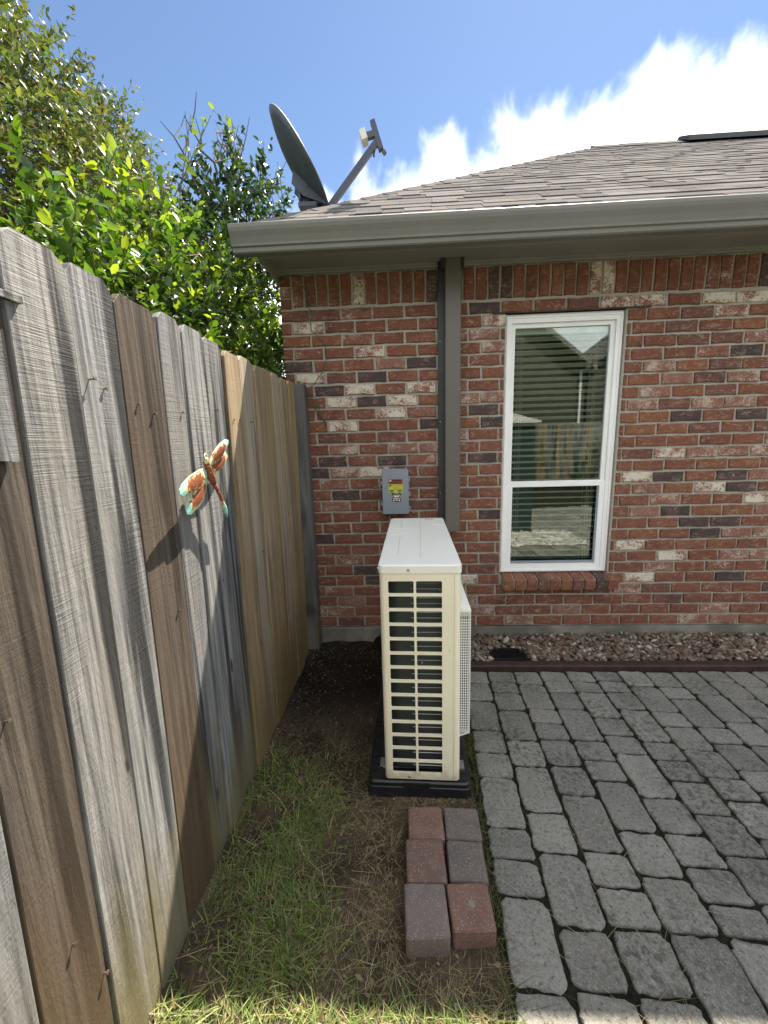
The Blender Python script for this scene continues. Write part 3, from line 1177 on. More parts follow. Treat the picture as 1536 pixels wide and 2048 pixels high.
# hip caps
h0 = Vector((ex0, EY, EZ + .012))
h1 = Vector((hipx(RY), RY, RZ + .012))
nh = 22
for i in range(nh):
    a = h0.lerp(h1, i / nh)
    b = h0.lerp(h1, (i + 1.25) / nh)
    d = (b - a).normalized()
    side = Vector((0.62, -0.72, 0.0))
    mb = MB()
    up0 = Vector((0, 0, 0.011))
    up1 = Vector((0, 0, 0.004))
    wl = 0.105
    ringf = lambda c, u, ww: [c + u, c + u + Vector((ww, -ww * 0.15, -0.036)), c + u + Vector((ww, -ww * 0.15, -0.041)), c + u - Vector((0, 0, 0.006)), c + u + Vector((-ww * 0.2, ww, -0.041)), c + u + Vector((-ww * 0.2, ww, -0.036))]
    mb.loft([ringf(a, up0, wl), ringf(b, up1, wl * .97)])
    part('hip_cap', mb, 'shingle', roof)
mb = MB()
n_r = 16
for i in range(n_r):
    x0 = h1.x - 0.1 + i * 0.3
    mb.prism([(RY - 0.13, RZ - 0.075), (RY, RZ + 0.026 + 0.004 * (i % 2)), (RY + 0.13, RZ - 0.075), (RY, RZ + 0.018 + 0.004 * (i % 2))], 'x', x0, x0 + 0.295)
part('ridge_cap', mb, 'shingle', roof)
mb = MB()
mb.prism([(RY - 0.17, RZ - 0.085), (RY - 0.165, RZ - 0.035), (RY, RZ + 0.062), (RY + 0.165, RZ - 0.035), (RY + 0.17, RZ - 0.085), (RY, RZ + 0.031)], 'x', 3.62, rx1 - 0.1)
part('ridge_vent', mb, 'bronze_dark', roof)

# ------------------------------------------------------------------ line-set cover on the wall
lc = thing('line_set_cover', 'tall brown metal pipe cover running up the brick wall to the soffit', 'pipe cover', (0.905, -0.004, 0.82))
mb = MB()
mb.prism([(0.857, -0.004), (0.857, -0.070), (0.861, -0.074), (0.951, -0.074), (0.955, -0.070), (0.955, -0.004)], 'z', 0.822, 2.5115)
part('channel', mb, 'cover_paint', lc)
mb = MB()
mb.box(0.817, 0.8565, -0.030, -0.004, 0.60, 2.5115)
part('flange', mb, 'bronze_dark', lc)
mb = MB()
mb.box(0.832, 0.8555, -0.082, -0.0305, 2.452, 2.510)
part('collar', mb, 'bronze_dark', lc)
mb = MB()
mb.box(0.9565, 0.970, -0.082, -0.004, 2.462, 2.510)
part('collar', mb, 'bronze_dark', lc)
for sx_, sz_ in ((0.948, 1.08), (0.948, 1.75), (0.829, 1.08), (0.829, 2.05), (0.829, 1.55)):
    mb = MB()
    yy = -0.074 if sx_ > 0.9 else -0.030
    mb.lathe((sx_, yy, sz_), (0, -1, 0), [(0.0032, 0), (0.0032, 0.0012), (0.001, 0.002)], 8)
    part('screw', mb, 'screw_steel', lc)

# ------------------------------------------------------------------ electrical disconnect
db = thing('electrical_box', 'grey electrical disconnect box with red and yellow warning sticker on brick', 'electrical box', (0.53, -0.003, 0.945))
mb = MB()
mb.box(0.446, 0.606, -0.070, -0.003, 0.957, 1.236)
part('enclosure', mb, 'grey_plastic', db)


def rrect(x0, x1, z0, z1, r_, n=3):
    o_ = []
    for cx, cz, a0 in ((x1 - r_, z0 + r_, -90), (x1 - r_, z1 - r_, 0), (x0 + r_, z1 - r_, 90), (x0 + r_, z0 + r_, 180)):
        for i in range(n + 1):
            a = R(a0 + 90 * i / n)
            o_.append((cx + r_ * math.cos(a), cz + r_ * math.sin(a)))
    return o_


mb = MB()
r0 = rrect(0.437, 0.613, 0.949, 1.243, 0.006)
r1 = rrect(0.440, 0.610, 0.952, 1.240, 0.006)
mb.loft([[(a, -0.0705, b) for a, b in r0], [(a, -0.090, b) for a, b in r0], [(a, -0.0935, b) for a, b in r1]])
door = part('door', mb, 'grey_plastic', db)
mb = MB()
mb.box(0.452, 0.600, -0.072, -0.060, 1.2435, 1.253)
mb.box(0.447, 0.460, -0.078, -0.055, 1.2365, 1.258)
mb.box(0.592, 0.605, -0.078, -0.055, 1.2365, 1.258)
part('top_latch', mb, 'grey_plastic', db)
for zz in (0.985, 1.085, 1.185):
    mb = MB()
    mb.box(0.6135, 0.624, -0.088, -0.062, zz - 0.016, zz + 0.016)
    mb.box(0.616, 0.622, -0.0905, -0.0885, zz - 0.009, zz + 0.009)
    part('hinge', mb, 'grey_plastic', db)
for zz in (1.02, 1.16):
    mb = MB()
    mb.box(0.4275, 0.4365, -0.086, -0.064, zz - 0.012, zz + 0.012)
    part('clasp', mb, 'grey_plastic', db)
lx0, lx1 = 0.481, 0.574
mb = MB()
mb.box(lx0, lx1, -0.0945, -0.0937, 1.152, 1.186)
part('warning_label', mb, 'label_red', door)
mb = MB()
mb.box(lx0, lx1, -0.0945, -0.0937, 1.094, 1.1515)
part('warning_label', mb, 'label_yellow', door)
mb = MB()
ly = -0.0952
for (a, b, c0, c1) in ((.508, .566, 1.172, 1.180), (.490, .566, 1.163, 1.167), (.488, .566, 1.155, 1.158), (.484, .499, 1.138, 1.148), (.502, .512, 1.141, 1.144), (.540, .570, 1.143, 1.146), (.486, .516, 1.108, 1.114), (.486, .512, 1.098, 1.104), (.540, .570, 1.099, 1.103), (.540, .570, 1.106, 1.109), (.540, .568, 1.112, 1.115)):
    mb.box(a, b, ly, ly + .0005, c0, c1)
tri = [(.513, 1.120), (.543, 1.120), (.528, 1.148)]
for i in range(3):
    a, b = tri[i], tri[(i + 1) % 3]
    mb.bar((a[0], ly, a[1]), (b[0], ly, b[1]), 0.0028, 0.0006)
mb.bar((.524, ly, 1.123), (.531, ly, 1.139), 0.004, 0.0006)
part('label_print', mb, 'label_black', door)
mb = MB()
mb.box(lx0 + .004, lx0 + .018, ly, ly + .0005, 1.171, 1.180)
part('label_symbol', mb, 'label_pale', door)
mb = MB()
mb.box(0.503, 0.560, -0.0945, -0.0937, 1.034, 1.0935)
part('seal_sticker', mb, 'label_black', door)
mb = MB()
pts = [(0.5315 + 0.026 * math.cos(R(a)), ly, 1.060 + 0.030 * math.sin(R(a))) for a in range(5, 180, 17)]
mb.tube(pts, 0.0018, 4)
mb.box(0.507, 0.556, ly, ly + .0005, 1.054, 1.058)
mb.box(0.514, 0.549, ly, ly + .0005, 1.064, 1.078)
mb.box(0.509, 0.518, ly, ly + .0005, 1.037, 1.050)
mb.box(0.524, 0.539, ly, ly + .0005, 1.042, 1.050)
mb.box(0.545, 0.554, ly, ly + .0005, 1.037, 1.050)
part('seal_print', mb, 'label_pale', door)

# ------------------------------------------------------------------ equipment pad and heat pump
AYAW = R(-1.6)
pad = thing('equipment_pad', 'black ribbed plastic pad lying on the soil under the outdoor unit', 'equipment pad', (0.628, -0.80, 0.0), (0, 0, AYAW))
mb = MB()


def rr3(x0, x1, y0, y1, r_, z_):
    return [(a, b, z_) for a, b in rrect(x0, x1, y0, y1, r_, 3)]


PX, PY = 0.207, 0.485
mb.loft([rr3(-PX - .008, PX + .008, -PY - .008, PY + .008, .02, -0.02), rr3(-PX - .004, PX + .004, -PY - .004, PY + .004, .02, 0.03), rr3(-PX, PX, -PY, PY, .02, 0.032), rr3(-PX, PX, -PY, PY, .02, 0.048), rr3(-PX + .006, PX - .006, -PY + .006, PY - .006, .018, 0.054)])
part('slab', mb, 'black_plastic', pad)
mb = MB()
for i in range(9):
    for j in range(26):
        xx = -0.185 + i * 0.046
        yy = -0.46 + j * 0.0365
        mb.box(xx - .013, xx + .013, yy - .011, yy + .011, 0.0535, 0.0575)
tread = part('tread', mb, 'black_plastic', pad)
mb = MB()
mb.box(-0.065, 0.045, -PY - .006, -PY + .001, 0.0345, 0.050)
part('name_plate', mb, 'black_plastic', pad)

ac = thing('heat_pump', 'tall narrow cream outdoor heat pump unit standing end-on on a black pad', 'heat pump', (0.6405, -0.838, 0.0575), (0, 0, AYAW))
HWX, HLY, HZ = 0.151, 0.446, 0.922
ZT = 0.888


def rrl(x0, x1, y0, y1, r_, z_, n=5):
    return [(a, b, z_) for a, b in rrect(x0, x1, y0, y1, r_, n)]


CR = 0.017
# casing walls: rounded shell without the flat part of the front face
out = rrect(-HWX, HWX, -HLY, HLY, CR, 5)
mb = MB()
n_o = len(out)
for zz in (0.010, ZT):
    for a, b in out:
        mb.v.append((a, b, zz))
for i in range(n_o):
    j = (i + 1) % n_o
    a, b = out[i], out[j]
    if a[1] < -HLY + 1e-6 and b[1] < -HLY + 1e-6:
        continue
    mb.f.append((i, j, n_o + j, n_o + i))
casing = part('casing', mb, 'casing_cream', ac, smooth=True)
# front grille panel with 28 openings
fx0, fx1 = -HWX + CR, HWX - CR
cols_x = [(-HWX + 0.302 * .108, -HWX + 0.302 * .422), (-HWX + 0.302 * .452, -HWX + 0.302 * .768)]
top_z, bot_z = 0.868, 0.038
gz1, gz0 = 0.858, 0.040
rows_z = []
pitch = (gz1 - gz0 + 0.010) / 14
for i in range(14):
    a = gz0 + i * pitch
    rows_z.append((a, a + pitch - 0.0105))
xs = [fx0] + [c for p_ in cols_x for c in p_] + [fx1]
zs = [0.010] + [c for p_ in rows_z for c in p_] + [ZT]
mb = MB()
idx = {}
FYL = -HLY
for j, zz in enumerate(zs):
    for i, xx in enumerate(xs):
        idx[i, j] = len(mb.v)
        mb.v.append((xx, FYL, zz))
for j in range(len(zs) - 1):
    for i in range(len(xs) - 1):
        if i in (1, 3) and j % 2 == 1:
            q = [idx[i, j], idx[i + 1, j], idx[i + 1, j + 1], idx[i, j + 1]]
            # rounded opening: chamfered lip going in
            xa, xb, za, zb_ = xs[i], xs[i + 1], zs[j], zs[j + 1]
            ch = 0.0032
            oct_ = [(xa + ch, za), (xb - ch, za), (xb, za + ch), (xb, zb_ - ch), (xb - ch, zb_), (xa + ch, zb_), (xa, zb_ - ch), (xa, za + ch)]
            b0 = len(mb.v)
            for (a, b) in oct_:
                mb.v.append((a, FYL, b))
            for (a, b) in oct_:
                mb.v.append((a, FYL + 0.007, b))
            for t in range(8):
                u = (t + 1) % 8
                mb.f.append((b0 + t, b0 + u, b0 + 8 + u, b0 + 8 + t))
            # corner gussets
            mb.f.append((q[0], b0 + 0, b0 + 7))
            mb.f.append((q[1], b0 + 2, b0 + 1))
            mb.f.append((q[2], b0 + 4, b0 + 3))
            mb.f.append((q[3], b0 + 6, b0 + 5))
        else:
            mb.f.append((idx[i, j], idx[i + 1, j], idx[i + 1, j + 1], idx[i, j + 1]))
front = part('side_grille', mb, 'casing_cream', ac)
# seam on the right and screw dimples
mb = MB()
sx_ = -HWX + 0.302 * 0.916
mb.box(sx_ - .0007, sx_ + .0007, FYL - .0006, FYL - .0001, 0.012, ZT - 0.004)
part('seam', mb, 'casing_groove', ac)
for (fx, zz) in ((.083, .866), (.808, .866), (.095, .47), (.80, .47), (.105, .075), (.80, .075)):
    mb = MB()
    mb.lathe((-HWX + 0.302 * fx, FYL - .0006, zz), (0, 1, 0), [(0.0014, 0), (0.0014, 0.0004)], 8)
    part('pin_hole', mb, 'black_void', ac)
for (fx, zz, dz) in ((.36, 0.902, -.0035), (.33, 0.022, 0)):
    mb = MB()
    mb.lathe((-HWX + 0.302 * fx, FYL + dz - .0002, zz), (0, -1, 0), [(0.006, 0), (0.006, 0.001), (0.0042, 0.0028), (0.001, 0.0028)], 12)
    part('screw', mb, 'screw_steel', ac)
mb = MB()
for i in range(2):
    mb.bar((-HWX + 0.302 * .845 + i * .004, FYL - .0004, 0.585), (-HWX + 0.302 * .862 + i * .003, FYL - .0004, 0.572), 0.0009, 0.0006)
mb.bar((-HWX + 0.302 * .82, FYL - .0004, 0.055), (-HWX + 0.302 * .86, FYL - .0004, 0.058), 0.0009, 0.0006)
part('scuff', mb, 'casing_groove', ac)
# lid
mb = MB()
e_ = 0.0035
mb.loft([rrl(-HWX - e_, HWX + e_, -HLY - e_, HLY + e_, CR + .003, ZT + .001), rrl(-HWX - e_, HWX + e_, -HLY - e_, HLY + e_, CR + .003, HZ - .006),
         rrl(-HWX - e_ + .002, HWX + e_ - .002, -HLY - e_ + .002, HLY + e_ - .002, CR + .002, HZ - .0015), rrl(-HWX + .006, HWX - .006, -HLY + .006, HLY - .006, CR - .002, HZ)])
lid = part('lid', mb, 'casing_top', ac)
mb = MB()
zt = HZ + 0.0002
for (a, b) in (((0.020, 0.40), (0.005, -0.36)), ((-0.085, 0.40), (-0.085, 0.17)), ((-0.085, 0.02), (-0.085, -0.31))):
    mb.bar((a[0], a[1], zt), (b[0], b[1], zt), 0.0016, 0.001)
part('lid_crease_shade', mb, 'casing_groove', lid)  # raised darker strips, painting the shade of grooves pressed in the lid
mb = MB()
for (a, b) in (((-HWX + .006, 0.165), (-0.045, 0.165)), ((-HWX + .006, 0.015), (-0.085, 0.015)), ((-0.085, 0.055), (-0.045, 0.055)), ((0.09, 0.25), (HWX - .005, 0.26))):
    mb.bar((a[0], a[1], zt), (b[0], b[1], zt), 0.004, 0.002)
part('lid_rib', mb, 'casing_top', lid)
mb = MB()
for i, xx in enumerate((0.052, 0.068, 0.084)):
    mb.bar((xx - .004, 0.415, zt), (xx + .003, 0.39, zt), 0.0035, 0.0008)
    mb.bar((xx + .005, 0.415, zt), (xx - .001, 0.402, zt), 0.0030, 0.0008)
mb.bar((0.096, 0.417, zt), (0.096, 0.388, zt), 0.0026, 0.0008)
part('marker_scrawl', mb, 'label_black', lid)
# coil behind the grille: flat on the right, bending away on the left
mb = MB()
cp = []
for i in range(9):
    a = R(90 * i / 8)
    cp.append((-0.136 + 0.055 * (1 - math.cos(a)) , -HLY + 0.105 - 0.070 * math.sin(a)))
cp = [(-0.136, -HLY + 0.40)] + cp + [(0.145, -HLY + 0.036)]
bk = [(0.145, -HLY + 0.06), (-0.07, -HLY + 0.06), (-0.11, -HLY + 0.12), (-0.11, -HLY + 0.40)]
mb.prism(cp + bk, 'z', 0.03, ZT - .01)
part('coil', mb, 'coil_fins', ac)
mb = MB()
for a, b in rows_z:
    for t in (0.14, 0.62):
        zz = a + (b - a) * t
        mb.tube([(-0.035 if t != .52 else -0.055, -HLY + 0.033, zz), (0.13, -HLY + 0.033, zz)], 0.0021, 5)
part('coil_tubing', mb, 'tube_dull', ac)
for (xx, zz, c_) in ((0.075, 0.812, 'lnb_white'), (0.0, 0.673, 'lnb_white'), (0.005, 0.512, 'lnb_white')):
    mb = MB()
    mb.lathe((xx, -HLY + 0.03, zz), (0, -1, 0), [(0.0024, 0), (0.0024, 0.003), (0.001, 0.004)], 8)
    part('screw', mb, c_, ac)
# feet
for yy in (-0.36, 0.36):
    mb = MB()
    mb.box(-0.178, 0.178, yy - 0.022, yy + 0.022, 0.0005, 0.008)
    mb.box(-0.172, -0.160, yy - 0.012, yy + 0.012, 0.008, 0.0105)
    mb.box(0.160, 0.172, yy - 0.012, yy + 0.012, 0.008, 0.0105)
    part('foot', mb, 'tube_dull', ac)
# fan guard on the right flank: hood, wire mesh
gx0, gx1 = HWX + 0.0006, HWX + 0.043
gy0, gy1, gza, gzb = -0.398, 0.20, 0.196, 0.722
mb = MB()
mb.prism([(gx0, gzb + .012), (gx0, gzb - .006), (gx1, gzb - .006), (gx1 + .001, gzb - .003), (gx1 + .001, gzb + .003)], 'y', gy0 - .002, gy1)
part('guard_hood', mb, 'casing_top', ac)
mb = MB()
wt = 0.0030
for i in range(6):
    xx = gx0 + .001 + (gx1 - gx0 - .002) * i / 5
    mb.box(xx - wt / 2, xx + wt / 2, gy0 - wt / 2, gy0 + wt / 2, gza, gzb - .007)
nz = 44
for i in range(nz + 1):
    zz = gza + .002 + (gzb - .04 - gza) * i / nz
    mb.box(gx0, gx1 + .001, gy0 - wt / 2 - .0008, gy0 - wt / 2 - .0001, zz - wt / 2, zz + wt / 2)
    mb.box(gx1 - .0001, gx1 + .0016, gy0, gy1, zz - wt / 2, zz + wt / 2)
ny_ = 42
for i in range(1, ny_ + 1):
    yy = gy0 + (gy1 - gy0) * i / ny_
    mb.box(gx1 - wt, gx1 - .0003, yy - wt / 2, yy + wt / 2, gza, gzb - .007)
mb.prism([(gx0, gza - .022), (gx1 + .001, gza - .004), (gx1 + .001, gza + .001), (gx0, gza - .017)], 'y', gy0 - .002, gy1)
part('fan_guard', mb, 'guard_white', ac)
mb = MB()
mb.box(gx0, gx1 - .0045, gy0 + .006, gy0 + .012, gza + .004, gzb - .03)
part('guard_shade_panel', mb, 'black_void', ac)  # black panel added so the gaps of the wire mesh look shaded
# service cover, bolts along the left flank
for (yy, zz) in ((-0.43, 0.904), (-0.05, 0.904), (0.08, 0.904), (-0.42, 0.04)):
    mb = MB()
    mb.lathe((-HWX - .003, yy, zz), (-1, 0, 0), [(0.005, 0), (0.005, 0.004), (0.002, 0.005)], 8)
    part('screw', mb, 'screw_steel', ac)
mb = MB()
mb.box(-HWX - 0.016, -HWX - .0004, -0.27, -0.21, 0.36, 0.44)
part('sensor_clip', mb, 'guard_white', ac)

# corrugated drain pipe end behind the unit
dp_ = thing('drain_pipe', 'black corrugated drain pipe end on the dark soil behind the heat pump', 'pipe', (0.40, -0.16, 0.04))
prof = []
for i in range(12):
    prof += [(0.050, i * 0.014), (0.055, i * 0.014 + .004), (0.055, i * 0.014 + .008), (0.050, i * 0.014 + .012)]
mb = MB()
mb.lathe((0.40, -0.17, 0.045), (0.55, 0.83, -0.05), prof, 18)
part('sleeve', mb, 'black_plastic', dp_, smooth=True)
mb = MB()
mb.lathe((0.399, -0.1715, 0.045), (0.55, 0.83, -0.05), [(0.044, -.003), (0.056, -.003), (0.056, .003), (0.044, .003)], 18)
part('rim', mb, 'black_plastic', dp_)

# ------------------------------------------------------------------ satellite dish
dish = thing('satellite_dish', 'dark grey satellite dish with feed arm on the corner of the shingled roof', 'satellite dish', (0.0, 0.10, 2.93))
# reflector: shallow offset bowl, seen almost edge-on
top = Vector((-0.205, 0.16, 3.465))
bot = Vector((0.130, 0.16, 2.945))
ctr = (top + bot) / 2
long_ = (top - bot) / 2
bore = Vector((0.87, 0.09, 0.49))
bore = (bore - bore.project(long_)).normalized()
shortd = bore.cross(long_.normalized())
mb = MB()
rings_f, rings_b = [], []
NR, NA = 7, 36
for i in range(NR + 1):
    rr_ = max(0.02, i / NR)
    dep = 0.060 * (rr_ ** 2 - 1)
    rings_f.append([ctr + long_ * rr_ * math.cos(2 * math.pi * j / NA) + shortd * 0.27 * rr_ * math.sin(2 * math.pi * j / NA) + bore * (dep + 0.004) for j in range(NA)])
    rings_b.append([ctr + long_ * (rr_ * 1.012) * math.cos(2 * math.pi * j / NA) + shortd * 0.273 * rr_ * math.sin(2 * math.pi * j / NA) + bore * (dep - 0.006) for j in range(NA)])
mb.loft(rings_f + rings_b[::-1])
part('reflector', mb, 'dish_grey', dish, smooth=True)
mb = MB()
for sd_ in (-0.045, 0.045):
    o1 = shortd * sd_
    base_c = ctr - bore * 0.075
    pl = [base_c - long_ * 0.12 - bore * 0.002, base_c - long_ * 0.30 - bore * 0.055, base_c - long_ * 0.62 - bore * 0.035, base_c - long_ * 0.98 + bore * 0.055, base_c - long_ * 0.90 + bore * 0.065]
    q = [p_ + o1 for p_ in pl]
    q2 = [p_ + o1 + shortd * 0.006 for p_ in pl]
    mb.loft([q, q2])
part('back_bracket', mb, 'dish_grey', dish)
mb = MB()
mc = Vector((-0.012, 0.16, 3.004))
mb.box(mc.x - 0.045, mc.x - 0.030, mc.y - .05, mc.y + .05, mc.z - 0.03, mc.z + 0.055)
mb.box(mc.x - 0.029, mc.x + 0.028, mc.y - .028, mc.y + .028, mc.z - 0.035, mc.z + 0.065)
mb.lathe((mc.x + 0.055, mc.y - .045, mc.z + 0.012), (0, 1, 0), [(0.030, 0), (0.030, 0.09)], 14)
mb.lathe((mc.x + 0.010, mc.y - .06, mc.z + 0.045), (0, 1, 0), [(0.012, 0), (0.012, 0.12)], 8)
mb.lathe((mc.x + 0.018, mc.y - .06, mc.z - 0.005), (0, 1, 0), [(0.010, 0), (0.010, 0.12)], 8)
mb.bar(mc + Vector((0.02, 0, 0.05)), mc + Vector((0.095, 0, 0.045)), 0.05, 0.035)
part('clamp', mb, 'dish_grey', dish)
mb = MB()
mb.tube([(0.0, 0.16, 2.945), (0.0, 0.16, 3.02)], 0.024, 12)
mb.tube([(0.045, 0.12, 3.0), (0.05, 0.115, 2.96), (0.07, 0.11, 2.945), (0.085, 0.12, 2.965)], 0.004, 5)
part('mast', mb, 'dish_grey', dish)
mb = MB()
mb.box(-0.055, 0.06, 0.09, 0.23, 2.925, 2.948)
part('foot_plate', mb, 'dish_grey', dish)
mb = MB()
armA = Vector((0.135, 0.16, 2.945))
armB = Vector((0.448, 0.20, 3.318))
mb.bar(armA, armB, 0.030, 0.036)
mb.bar(armA - Vector((0.02, 0, 0.006)), armA + Vector((0.03, 0.0, 0.02)), 0.04, 0.03)
part('feed_arm', mb, 'dish_grey', dish)
mb = MB()
d_ = Vector((-0.30, 0.0, 0.95)).normalized()
pc = armB + Vector((0.008, 0, 0.03))
mb.bar(pc - d_ * 0.075, pc + d_ * 0.095, 0.036, 0.030)
mb.bar(pc - d_ * 0.08 + Vector((.01, 0, 0)), pc - d_ * 0.095 + Vector((.02, 0, -.004)), 0.02, 0.02)
mb.bar(armB - Vector((0.01, 0.0, 0.03)), armB - Vector((0.018, 0, 0.075)), 0.012, 0.012)
part('feed_bracket', mb, 'dish_grey', dish)
mb = MB()
nk = pc + Vector((-0.005, 0, 0.022))
mb.bar(nk, nk + Vector((-0.062, -0.004, -0.016)), 0.030, 0.034)
part('feed_neck', mb, 'dish_grey', dish)
mb = MB()
hc = nk + Vector((-0.078, -0.006, -0.022))
mb.bar(hc + Vector((0.014, 0, 0.006)), hc + Vector((-0.022, 0, -0.006)), 0.075, 0.060)
part('receiver_head', mb, 'lnb_white', dish)

# ------------------------------------------------------------------ fence
FX = -0.10
fence = thing('wood_fence', 'weathered grey and tan dog-eared board fence running up to the brick house', 'fence', (FX, -1.2, 0))
LEAN = 0.030
edges = [-1.965, -1.826, -1.693, -1.527, -1.41, -1.272, -1.120, -0.972, -0.826, -0.685, -0.548, -0.412, -0.272, -0.135]
ftypes = ['wood_sawn', 'wood_silver', 'wood_umber', 'wood_grey', 'wood_silver', 'wood_grey', 'wood_tan', 'wood_pale', 'wood_tan', 'wood_olive', 'wood_pale', 'wood_tan', 'wood_olive']
bl = [(edges[i], edges[i + 1], ftypes[i]) for i in range(len(edges) - 1)]
y = edges[0]
near = ['wood_umber', 'wood_grey', 'wood_brown', 'wood_silver', 'wood_grey', 'wood_brown', 'wood_sawn', 'wood_grey', 'wood_silver', 'wood_brown', 'wood_grey', 'wood_sawn', 'wood_silver', 'wood_grey', 'wood_brown', 'wood_grey']
for i, t in enumerate(near):
    wd = 0.138 + random.uniform(-.006, .006)
    bl.append((y - wd, y, t))
    y -= wd
for n, (ya, yb_, ty) in enumerate(bl):
    gap = random.choice((0.003, 0.004, 0.005, 0.0065))
    ya2, yb2 = ya + gap / 2, yb_ - gap / 2
    zt_ = 1.797 + random.uniform(-.007, .007) + (0.008 if ya > -0.8 else 0)
    zb2 = -0.01 + random.uniform(0, .012)
    dog = 0.024 + random.uniform(-.004, .004)
    dogz = 0.024 + random.uniform(-.004, .006)
    th_ = 0.0165
    off = random.uniform(-.006, .006)
    tw = random.uniform(-.004, .004)
    mb = MB()
    rings = []
    # horizontal sections up the board, slightly cupped
    W_ = yb2 - ya2
    cup = random.uniform(-.0018, .0025)
    secs = [(zb2, 0, 0), (0.3, 0, 0), (0.6, 0, 0), (0.9, 0, 0), (1.2, 0, 0), (1.5, 0, 0), (zt_ - dogz, 0, 0), (zt_ - dogz * .35, dog * .62, 0), (zt_, dog, 0)]
    ph = random.uniform(0, 6)
    for (zz, dg, _) in secs:
        sh = LEAN * (zz - 1.8)
        wv_ = 0.0016 * math.sin(zz * 2.3 + ph)
        a_, b_ = ya2 + sh + dg + wv_, yb2 + sh - dg + wv_
        xo = FX + off + tw * (zz - .9)
        mid = (a_ + b_) / 2
        bev = 0.0018
        rings.append([(xo, a_ + bev, zz), (xo + cup, mid, zz), (xo, b_ - bev, zz), (xo - bev, b_, zz), (xo - th_, b_, zz), (xo - th_, a_, zz), (xo - bev, a_, zz)])
    mb.loft(rings)
    part('board', mb, ty, fence, origin=(FX, (ya + yb_) / 2, 0.9))
# rails behind
for zz in (0.30, 0.95, 1.58):
    mb = MB()
    mb.box(FX - 0.062, FX - 0.0235, -4.15, -0.14, zz - 0.044, zz + 0.044)
    part('rail', mb, 'wood_grey', fence)
# end post at the house
mb = MB()
rings = []
for zz in (-0.02, 0.45, 0.9, 1.35, 1.80, 1.812):
    i_ = 0.0 if zz < 1.81 else 0.006
    rings.append([(-0.125 + i_, -0.118 + i_, zz), (-0.047 - i_, -0.118 + i_, zz), (-0.043 - i_, -0.114 + i_, zz), (-0.043 - i_, -0.030 - i_, zz), (-0.125 + i_, -0.030 - i_, zz)])
mb.loft(rings)
part('post', mb, 'wood_post', fence, origin=(-0.08, -0.07, 0.9))
# trim pieces nailed on near the gate end
mb = MB()
mb.box(FX + .0045, FX + 0.015, -2.62, -1.945, 1.676, 1.688)
part('trim_strip', mb, 'wood_grey', fence, origin=(FX, -2.3, 1.68))
mb = MB()
mb.prism([(-2.055, 1.41), (-2.008, 1.405), (-1.998, 1.665), (-2.045, 1.665)], 'x', FX + .0045, FX + 0.019)
part('trim_batten', mb, 'wood_grey', fence, origin=(FX, -2.03, 1.5))
mb = MB()
mb.prism([(-2.125, 1.36), (-2.058, 1.355), (-2.050, 1.665), (-2.118, 1.665)], 'x', FX + .0045, FX + 0.016)
part('trim_batten', mb, 'wood_grey', fence, origin=(FX, -2.09, 1.5))
# nails
nails = [(-1.805, 1.572, .013), (-1.765, 1.558, .006), (-1.655, 1.535, .004), (-1.595, 1.515, .006), (-1.235, 1.555, .010), (-1.455, 1.53, .004), (-1.085, 1.53, .003), (-1.03, 1.53, .003),
         (-2.10, 0.98, .008), (-1.90, 1.55, .004), (-2.07, 0.46, .005), (-1.62, 0.30, .004), (-1.60, .95, .004), (-2.02, 0.30, .006), (-0.90, 1.53, .004), (-0.76, 1.54, .004), (-0.9, .93, .004), (-1.32, .94, .004), (-1.17, .93, .004)]
for (yy, zz, ln) in nails:
    mb = MB()
    ln += 0.0025
    mb.lathe((FX - .002, yy, zz), (1, 0.05, 0.12), [(0.0016, 0), (0.0016, ln), (0.0046, ln), (0.0046, ln + .0016), (0.001, ln + .002)], 8)
    part('nail', mb, 'nail_rust', fence)

# ------------------------------------------------------------------ dragonfly ornament
DX = -0.058
df = thing('dragonfly_ornament', 'rusty turquoise metal dragonfly ornament hung on the board fence', 'ornament', (DX, -1.42, 1.33))
rw = [(-1.406, 1.378), (-1.384, 1.403), (-1.34, 1.433), (-1.297, 1.45), (-1.275, 1.447), (-1.276, 1.433), (-1.300, 1.408), (-1.33, 1.385), (-1.412, 1.360)]
rw2 = [(-1.400, 1.362), (-1.33, 1.392), (-1.26, 1.407), (-1.246, 1.389), (-1.273, 1.365), (-1.304, 1.348), (-1.34, 1.339), (-1.389, 1.336), (-1.412, 1.347)]
lw = [(-1.428, 1.35), (-1.454, 1.358), (-1.496, 1.352), (-1.547, 1.34), (-1.59, 1.323), (-1.608, 1.308), (-1.608, 1.295), (-1.59, 1.288), (-1.558, 1.288), (-1.521, 1.289), (-1.471, 1.304), (-1.428, 1.330)]
lw2 = [(-1.427, 1.330), (-1.417, 1.313), (-1.431, 1.292), (-1.451, 1.26), (-1.492, 1.238), (-1.534, 1.226), (-1.552, 1.229), (-1.558, 1.246), (-1.547, 1.265), (-1.522, 1.283), (-1.477, 1.305)]


def edge_attr(me, vals):
    a = me.attributes.new('Edge', 'FLOAT', 'POINT')
    a.data.foreach_set('value', vals)


